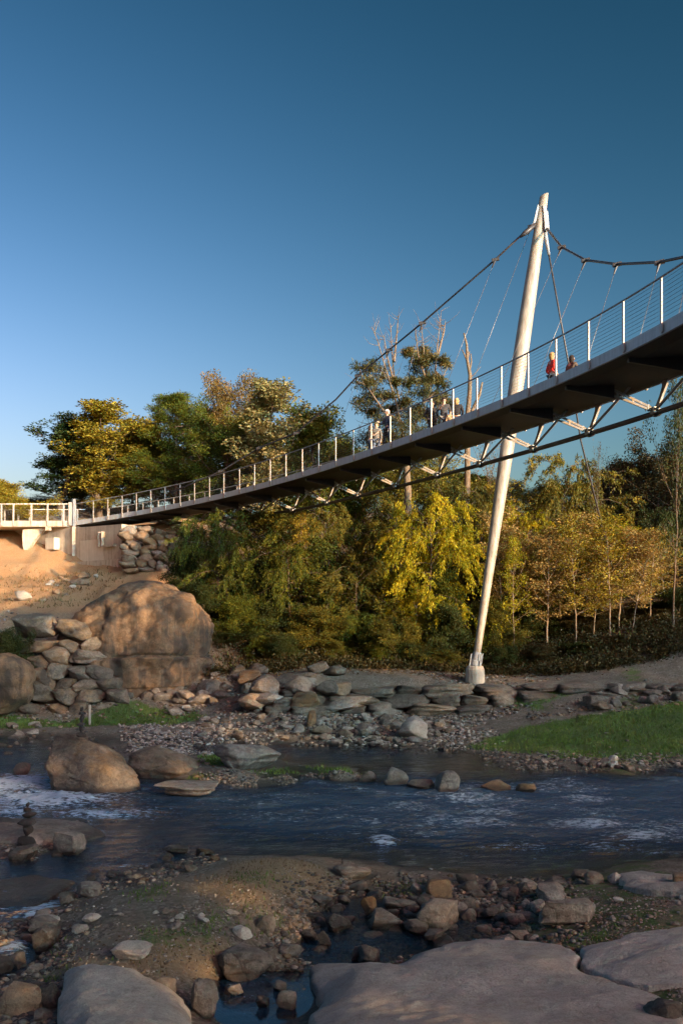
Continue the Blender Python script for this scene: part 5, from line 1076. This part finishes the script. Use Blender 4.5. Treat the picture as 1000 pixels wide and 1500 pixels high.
gravel('gravel of the far shore below the terrace wall', [[(290,1046),(700,1050),(740,1085),(640,1105),(430,1100),(300,1085)],[(180,1060),(310,1065),(310,1105),(190,1105)]], 7000, .04, .2, ['grey','tan','dark','pale'], 4)
gravel('pebbles of the waterline below the far lawn', [[(690,1100),(1000,1108),(1000,1130),(840,1134),(720,1122)],[(290,1138),(530,1136),(530,1146),(300,1150)]], 2500, .04, .15, ['grey','dark','tan'], 5)
gravel('rubble on the far bank between the boulders and the trees', [[(0,1000),(1000,985),(1000,1030),(860,1045),(300,1050),(0,1050)]], 7000, .05, .24, ['grey','tan','dark','brown'], 6)

# -- stacks of balanced stones, stake
def cairn(px, py, Y, stones, label):
    b = P(px, py, Y); r = empty('cairn', tuple(b), 0, label, 'stone stack', 'balanced stone stacks'); z = 0
    for i, (w, h, dx) in enumerate(stones):
        V, Fc = rock_mesh(300+i, 3, ang=.7); me = mesh_np('stone', V*[w, w*.8, h*1.06]+[dx, 0, z-h*.03], [Fc], [RM['black']], True); obj('stone', me, r); z += h
q = 27.0/F
cairn(120, 1080, 25.6, [(.26,.13,0),(.17,.16,.01),(.22,.10,-.01),(.12,.20,.0),(.2,.08,.02),(.10,.12,.0)], 'tall thin stack of dark stones on the largest river boulder')
cairn(41, 1240, 18.7, [(.34,.2,0),(.2,.2,.01),(.36,.15,.0),(.27,.11,.03),(.16,.09,0),(.08,.09,.0)], 'stack of balanced dark stones on the left rock shelf')
cairn(501, 1273, 16.9, [(.05,.05,0),(.07,.04,.0),(.04,.06,.0),(.03,.04,0)], 'tiny stone stack on the smooth boulder at the tip of the earth bank')
q = hitg(132, 1062); o = Loc(q); o.box((q.x-.04, q.y-.03, q.z-.2), (q.x+.04, q.y+.03, q.z+.78)); st = o.build('stake', WHITE, None, bevel=.01); st.location = q; tag(st, 'pale marker stake in the grass below the stacked stones', 'stake')

# ------------------------------------------------------------------ grass, litter
GRM = {'blade': leaf_mat('grass blades', [(.05,.09,.02), (.11,.21,.04), (.22,.29,.08)], .3), 'dry': leaf_mat('dry stalks', [(.06,.045,.02), (.16,.12,.05), (.30,.23,.1)], .2), 'litter': leaf_mat('leaf litter', [(.03,.02,.01), (.10,.06,.025), (.26,.16,.06)], .1)}
def grass(label, polys, n, h, mat, seed, spread=0.0, name='grass', cat='grass'):
    rng = np.random.default_rng(seed); X, Y = [], []
    for s, po in polys:
        lo, hi = po.min(0)-.4, po.max(0)+.4; A = (hi[0]-lo[0])*(hi[1]-lo[1]); m = int(n*A)
        q = rng.uniform(lo, hi, (m, 2)); d = sdist(q[:,0], q[:,1], po)+fbm(np.c_[q*1.3, q[:,:1]*0], 4, 21)*.45
        k = smooth01(d, -.3, .4)*s*(.35+.65*smooth01(fbm(np.c_[q*2.1, q[:,:1]*0], 3, seed), -.3, .2)) > rng.random(m); X.append(q[k,0]); Y.append(q[k,1])
    X = np.concatenate(X); Y = np.concatenate(Y); Z = terr(X, Y); n = len(X); ok = Z > .02; X, Y, Z = X[ok], Y[ok], Z[ok]; n = len(X)
    a = rng.uniform(0, 6.28, n); w = h*.16*rng.uniform(.6,1.4,n); hh = h*rng.uniform(.4,1.5,n); lean = rng.normal(size=(n,2))*.45*hh[:,None]
    d = np.c_[np.cos(a)*w, np.sin(a)*w, a*0]; p = np.c_[X, Y, Z-.01]
    V = np.stack([p-d, p+d, p+np.c_[lean, hh]], 1).reshape(-1, 3); v = np.repeat(np.clip(.5+.5*fbm(np.c_[X*1.2, Y*1.2, X*0], 3, 77)+rng.normal(size=n)*.15, 0, 1), 3)
    tag(obj(name, mesh_np(name, V, [np.arange(3*n).reshape(n, 3)], [GRM[mat]], False, dict(v=v))), label, cat, None, 'stuff')
grass('green lawn like grass on the far right bank', GRASSW[:1], 330, .09, 'blade', 1)
grass('grass strip under the stacked stones and tufts on the islets', GRASSW[1:6], 420, .09, 'blade', 2)
grass('grass tufts growing on the bare foreground banks', [GRASSW[k] for k in (6,7,8,9,10,11,12,13,14,15,17)], 900, .06, 'blade', 3)
grass('dry grass on the foreground banks where sun patches are coloured in', [(.5, s) for s in SAND_DAPPLE], 500, .05, 'dry', 4)
def wpoly(x0, y0, x1, y1): return np.array([(x0,y0),(x1,y0),(x1,y1),(x0,y1)], float)
grass('dry stalks and weeds under the trees of the far bank', [(.3, wpoly(-8, 44.5, 24, 52))], 40, .22, 'dry', 5, name='undergrowth', cat='undergrowth')
grass('green weeds under the trees of the far bank', [(.35, wpoly(-8, 44.5, 24, 52))], 50, .2, 'blade', 6, name='undergrowth', cat='undergrowth')
grass('sparse weeds on the sunlit dirt slope', [(.5, wpoly(-24, 48, -13, 64))], 40, .16, 'dry', 7, name='undergrowth', cat='undergrowth')
def litter():
    rng = np.random.default_rng(9); n = 26000; X = rng.uniform(-10, 26, n); Y = rng.uniform(42.5, 56, n); Z = terr(X, Y)+.02
    V, Fq, vv = leaves(np.c_[X, Y, Z], np.zeros((n,3)), .16, .6, rng, rng.random(n)); 
    V = V.reshape(n, 4, 3); V[:,:,2] = Z[:,None]+(V[:,:,2]-Z[:,None])*.3; tag(obj('leaf_litter', mesh_np('leaf_litter', V.reshape(-1,3), [Fq], [GRM['litter']], False, dict(v=vv))), 'fallen brown leaves under the trees of the far bank', 'leaf litter', None, 'stuff')
litter()

def ground_cover():
    rng = np.random.default_rng(41); C = []; v = []; n = 4200; X = rng.uniform(-7, 26, n); Y = 44.0-1.6*smooth01(X, 6, 10)+rng.random(n)**1.3*9
    X, Y = X[fbm(np.c_[X*.6, Y*.6, X*0], 3, 8) > -.25], Y[fbm(np.c_[X*.6, Y*.6, X*0], 3, 8) > -.25]; Z = terr(X, Y)
    for x, y, z in zip(X, Y, Z):
        m = 34; r = rng.uniform(.2, .6); q = rng.normal(size=(m,3))*[r*.6, r*.6, r*.4]; q[:,2] = np.abs(q[:,2]); C.append(q+[x, y, z]); v.append(np.clip(rng.normal(.45,.2)+rng.normal(size=m)*.15, 0, 1))
    V, Fq, vv = leaves(np.concatenate(C), np.zeros((sum(map(len, C)), 3))+[0,0,.4], .13, .5, rng, np.concatenate(v))
    tag(obj('ground_cover', mesh_np('ground_cover', V, [Fq], [LM['shade']], False, dict(v=vv))), 'low brown green brush covering the slope under the trees', 'ground cover', None, 'stuff')
ground_cover()
# ------------------------------------------------------------------ people on the bridge
SKIN = simple_mat('skin', (.50,.32,.23), .55, 0, .05, 20, 0)
_cm = {}
def cloth(name, col):
    if name not in _cm: _cm[name] = simple_mat(name, col, .85, 0, .18, 25, .3)
    return _cm[name]
def skin_mesh(name, joints, edges, mat, parent, root=0, sub=1):
    """joints: list of (co, radius)"""
    me = bpy.data.meshes.new(name); me.from_pydata([tuple(j[0]) for j in joints], edges, []); me.materials.append(mat)
    o = bpy.data.objects.new(name, me); COL.objects.link(o)
    m = o.modifiers.new('skin', 'SKIN'); m.use_smooth_shade = True
    for v, j in zip(me.skin_vertices[0].data, joints): r = j[1]; v.radius = (r, r) if np.isscalar(r) else r
    me.skin_vertices[0].data[root].use_root = True
    s = o.modifiers.new('sub', 'SUBSURF'); s.levels = sub; s.render_levels = sub
    dg = bpy.context.evaluated_depsgraph_get(); ev = o.evaluated_get(dg); nm = bpy.data.meshes.new_from_object(ev)
    nm.name = name; nm.materials.clear(); nm.materials.append(mat)
    bpy.data.objects.remove(o); bpy.data.meshes.remove(me)
    for p in nm.polygons: p.use_smooth = True
    return obj(name, nm, parent)
def person(px, top, h, label, face, top_col, leg_col, hair_col, hair_len=.12, arms='down', coat=0.0, stride=.12, puff=0.0, dz=None, lean=0.0, cap=None, group=None):
    """face: heading in degrees (0 = towards +Y, away from the viewer; 180 = towards the viewer)"""
    # find the deck height under the feet
    Y = 40.0
    for _ in range(12):
        s = min(np.linspace(0, s_at_px.max, 500), key=lambda q: (near(q)[0]-(px-500)/F*Y)**2+(near(q)[1]-Y)**2); zd = near(s)[2]
        Y = (zd+h-CZ)*F/(HOR-top)
    root = empty('person', ((px-500)/F*Y, Y, zd-.01), -math.radians(face), label, 'person', group)
    k = h/1.75
    def v(x, y, z): return (x*k, (y+lean*max(0, z-.95))*k, z*k)
    J = [(v(0,0,.96),(.15*k,.11*k)), (v(0,.01,1.12),(.135*k,.10*k)), (v(0,.0,1.34),(.165*k,.115*k)), (v(0,-.01,1.47),(.07*k,.07*k)), (v(0,.01,1.53),(.055*k,.055*k)), (v(0,.02,1.62),(.085*k,.098*k)), (v(0,.02,1.69),(.075*k,.085*k))]
    E = [(0,1),(1,2),(2,3),(3,4),(4,5),(5,6)]
    legs = {}; arm = {}
    for sd_ in (-1, 1):
        n = len(J); st = stride*sd_
        J += [(v(.10*sd_,0,.88),.088*k), (v(.105*sd_,st*.55+.03,.50),.058*k), (v(.11*sd_,st*1.1-.03*(sd_<0),.10),.040*k), (v(.115*sd_,st*1.1+.15,.035),.036*k)]
        E += [(0,n),(n,n+1),(n+1,n+2),(n+2,n+3)]; legs[sd_] = n
        n = len(J)
        if arms == 'up' or (arms == 'camera' ): el, ha = (.25*sd_,.16,1.14), (.10*sd_,.36,1.33)
        elif arms == 'rail': el, ha = (.27*sd_,.10,1.15), (.22*sd_,.38,1.10)
        elif arms == 'pocket': el, ha = (.29*sd_,-.07,1.12), (.19*sd_,.09,.98)
        elif arms == 'one': el, ha = ((.27,.12,1.16), (.16,.33,1.22)) if sd_ > 0 else ((-.25,-.02,1.12), (-.26,.06,.86))
        else: el, ha = (.25*sd_,-.02,1.12), (.26*sd_,.07,.86)
        J += [(v(.19*sd_,0,1.41),.062*k), (v(*el),.043*k), (v(*ha),.028*k)]; E += [(2,n),(n,n+1),(n+1,n+2)]; arm[sd_] = n
        e_, a_ = Vector(J[n+1][0]), Vector(J[n+2][0]); d = (a_-e_).normalized(); sdv = d.cross(Vector((0,1,0))).normalized()
        if sdv.length < .1: sdv = Vector((1,0,0))
        pm = len(J); J.append((tuple(a_+d*.055*k), (.036*k,.018*k))); E.append((n+2, pm))
        for f in range(5):
            off = (f-2)*.019*k; L = (.075,.085,.08,.065,.05)[f]*k; c = a_+d*(.09 if f < 4 else .03)*k+sdv*(off if f < 4 else .045*k); q = len(J)
            J += [(tuple(c), .0095*k), (tuple(c+d*L*.6+Vector((0,.012,-.004))*k), .0085*k)]; E += [(pm, q), (q, q+1)]
    body = skin_mesh('body', J, E, SKIN, root, 0)
    tc = cloth(*top_col); lc = cloth(*leg_col); hc = cloth(*hair_col)
    # jacket over torso and arms
    g_ = 1.18+puff; jb = [(J[0][0], tuple(r*g_ for r in J[0][1])), (J[1][0], tuple(r*g_ for r in J[1][1])), (J[2][0], tuple(r*g_*.98 for r in J[2][1])), (v(0,0,1.455),(.085*k,.08*k))]; je = [(0,1),(1,2),(2,3)]
    if coat: jb.append((v(0,0,.96-coat),(.165*k*g_*.95,.13*k*g_*.95))); je.append((0,4))
    for sd_ in (-1, 1):
        n = len(jb); a = arm[sd_]; e_, w = Vector(J[a+1][0]), Vector(J[a+2][0])
        jb += [(J[a][0], J[a][1]*g_), (J[a+1][0], J[a+1][1]*(1.3+puff)), (tuple(e_.lerp(w, .95)), J[a+2][1]*1.5)]; je += [(2,n),(n,n+1),(n+1,n+2)]
    skin_mesh('jacket', jb, je, tc, root, 0)
    tb_ = [(v(0,0,.97),(.155*k,.12*k))]; te = []
    for sd_ in (-1, 1):
        n = len(tb_); a = legs[sd_]; tb_ += [(J[a][0], .10*k), (J[a+1][0], .073*k), (tuple(Vector(J[a+2][0])+Vector((0,0,-.01))), .06*k)]; te += [(0,n),(n,n+1),(n+1,n+2)]
    skin_mesh('trousers', tb_, te, lc, root, 0)
    for sd_ in (-1, 1):
        a = Vector(J[legs[sd_]+2][0]); skin_mesh('shoe', [((a.x, a.y-.05*k, .045*k), .045*k), ((a.x, a.y+.08*k, .045*k), .045*k), ((a.x, a.y+.19*k, .035*k), .035*k)], [(0,1),(1,2)], cloth('dark shoe', (.03,.03,.03)), root)
    # hair: a shell over the skull, down the back of the head
    bm = bmesh.new(); bmesh.ops.create_icosphere(bm, subdivisions=3, radius=1)
    hd = Vector(v(0,.005,1.655))
    for q in bm.verts:
        c = q.co; x, y, z = c.x*.098*k, c.y*.112*k, c.z*.112*k
        if y > .03*k and z < .055*k: y = .03*k+(y-.03*k)*.15
        if z < 0 and y < .03*k: z *= 1+hair_len*9; x *= 1.0+hair_len*.6
        c.x, c.y, c.z = hd.x+x*1.03, hd.y+y-.012*k, hd.z+z
    me = bpy.data.meshes.new('hair'); bm.to_mesh(me); bm.free(); me.materials.append(hc)
    for p in me.polygons: p.use_smooth = True
    obj('hair', me, root)
    fb = MB(); f0 = Vector(v(0,.118,1.635)); fb.tube([f0+Vector((0,-.03,.03))*k, f0+Vector((0,.012,-.012))*k], [.008*k,.014*k], 6); fb.build('nose', SKIN, body)
    for sx in (-1, 1):
        e_ = MB(); q = f0+Vector((sx*.032,-.018,.02))*k; e_.tube([q, q+Vector((0,.008,0))*k], .010*k, 6); e_.build('eye', cloth('eye', (.03,.02,.02)), body)
        e_ = MB(); q = Vector(v(sx*.092,.01,1.63)); e_.tube([q-Vector((0,0,.025))*k, q+Vector((sx*.012,0,0))*k, q+Vector((0,0,.025))*k], [.008*k,.014*k,.008*k], 6); e_.build('ear', SKIN, body)
    mt = MB(); q = f0+Vector((0,-.012,-.042))*k; mt.tube([q-Vector((.022,0,0))*k, q+Vector((.022,0,0))*k], .005*k, 5); mt.build('mouth', cloth('lips', (.35,.12,.1)), body)
    if cap:
        cb = bmesh.new(); bmesh.ops.create_uvsphere(cb, u_segments=16, v_segments=10, radius=1)
        bmesh.ops.bisect_plane(cb, geom=cb.verts[:]+cb.edges[:]+cb.faces[:], plane_co=(0,0,.15), plane_no=(0,0,-1), clear_outer=True)
        for q in cb.verts: q.co = hd+Vector((q.co.x*.108, q.co.y*.122, q.co.z*.122))*k
        me = bpy.data.meshes.new('cap'); cb.to_mesh(me); cb.free(); me.materials.append(cloth(*cap)); obj('cap', me, root)
    return root
BLK = ('black cloth', (.018,.018,.022)); NAVY = ('navy cloth', (.03,.045,.09)); DEN = ('dark denim', (.045,.06,.09)); LDEN = ('light denim', (.09,.12,.18)); BRN = ('brown hair', (.07,.04,.025)); BLD = ('blond hair', (.42,.28,.12)); DKH = ('dark hair', (.02,.015,.012))
person(808,516,1.70,'person in a bright red jacket and dark trousers beside the mast, looking right',75,('red jacket',(.95,.06,.04)),DEN,BLD,.12,'pocket')
person(836,520,1.66,'person with long dark hair in a dark brown coat, right of the red jacket',60,('brown coat',(.10,.07,.05)),BLK,DKH,.18,'one',coat=.2,puff=.05,lean=.05)
person(542,623,1.52,'smaller person in a cream top and blue jeans, left of the spotted pale coat',90,('cream knit',(.22,.17,.13)),LDEN,BRN,.1,'up')
person(551,619,1.68,'person in a pale grey long coat and light blue jeans, back to the river',200,('pale grey wool',(.16,.155,.14)),LDEN,BLD,.04,'down',coat=.22,cap=('olive cap',(.16,.14,.06)))
person(567,600,1.82,'tall person in dark clothes and a white cap leaning back on the railing',250,NAVY,BLK,('grey hair',(.3,.28,.26)),.02,'one',cap=('white cap',(.7,.68,.65)))
person(632,587,1.76,'person all in black, leftmost of the group in dark coats',170,BLK,BLK,BRN,.04,'pocket',coat=.15)
person(650,582,1.76,'person in an open dark coat showing a pale shirt in the middle of the group',190,('charcoal coat',(.05,.05,.055)),('grey trousers',(.2,.2,.2)),DKH,.04,'one',coat=.35)
person(659,601,1.15,'small child in tan clothes between the two taller dark coats',180,('tan child jacket',(.42,.28,.16)),LDEN,BRN,.04,'down')
person(668.5,583,1.72,'blond person in a puffy black jacket, rightmost of the group',15,BLK,DEN,BLD,.14,'pocket',puff=.22)

# things that still share a label are told apart by their place in the row
def tell_apart():
    d = {}
    for o in bpy.data.objects:
        if o.parent is None and o.get('label') and o.get('category') == 'stone': d.setdefault(o['label'], []).append(o)
    for l, os_ in d.items():
        if len(os_) > 1:
            os_.sort(key=lambda o: o.location.x/o.location.y); W_ = {2:['left','right'],3:['left','middle','right'],4:['leftmost','second','third','rightmost'],5:['leftmost','second','middle','fourth','rightmost']}.get(len(os_))
            if W_ and len(l.split()) < 16:
                for w, o in zip(W_, os_): o['label'] = w+'-hand '+l if w in ('left','right') else w+' '+l
tell_apart()
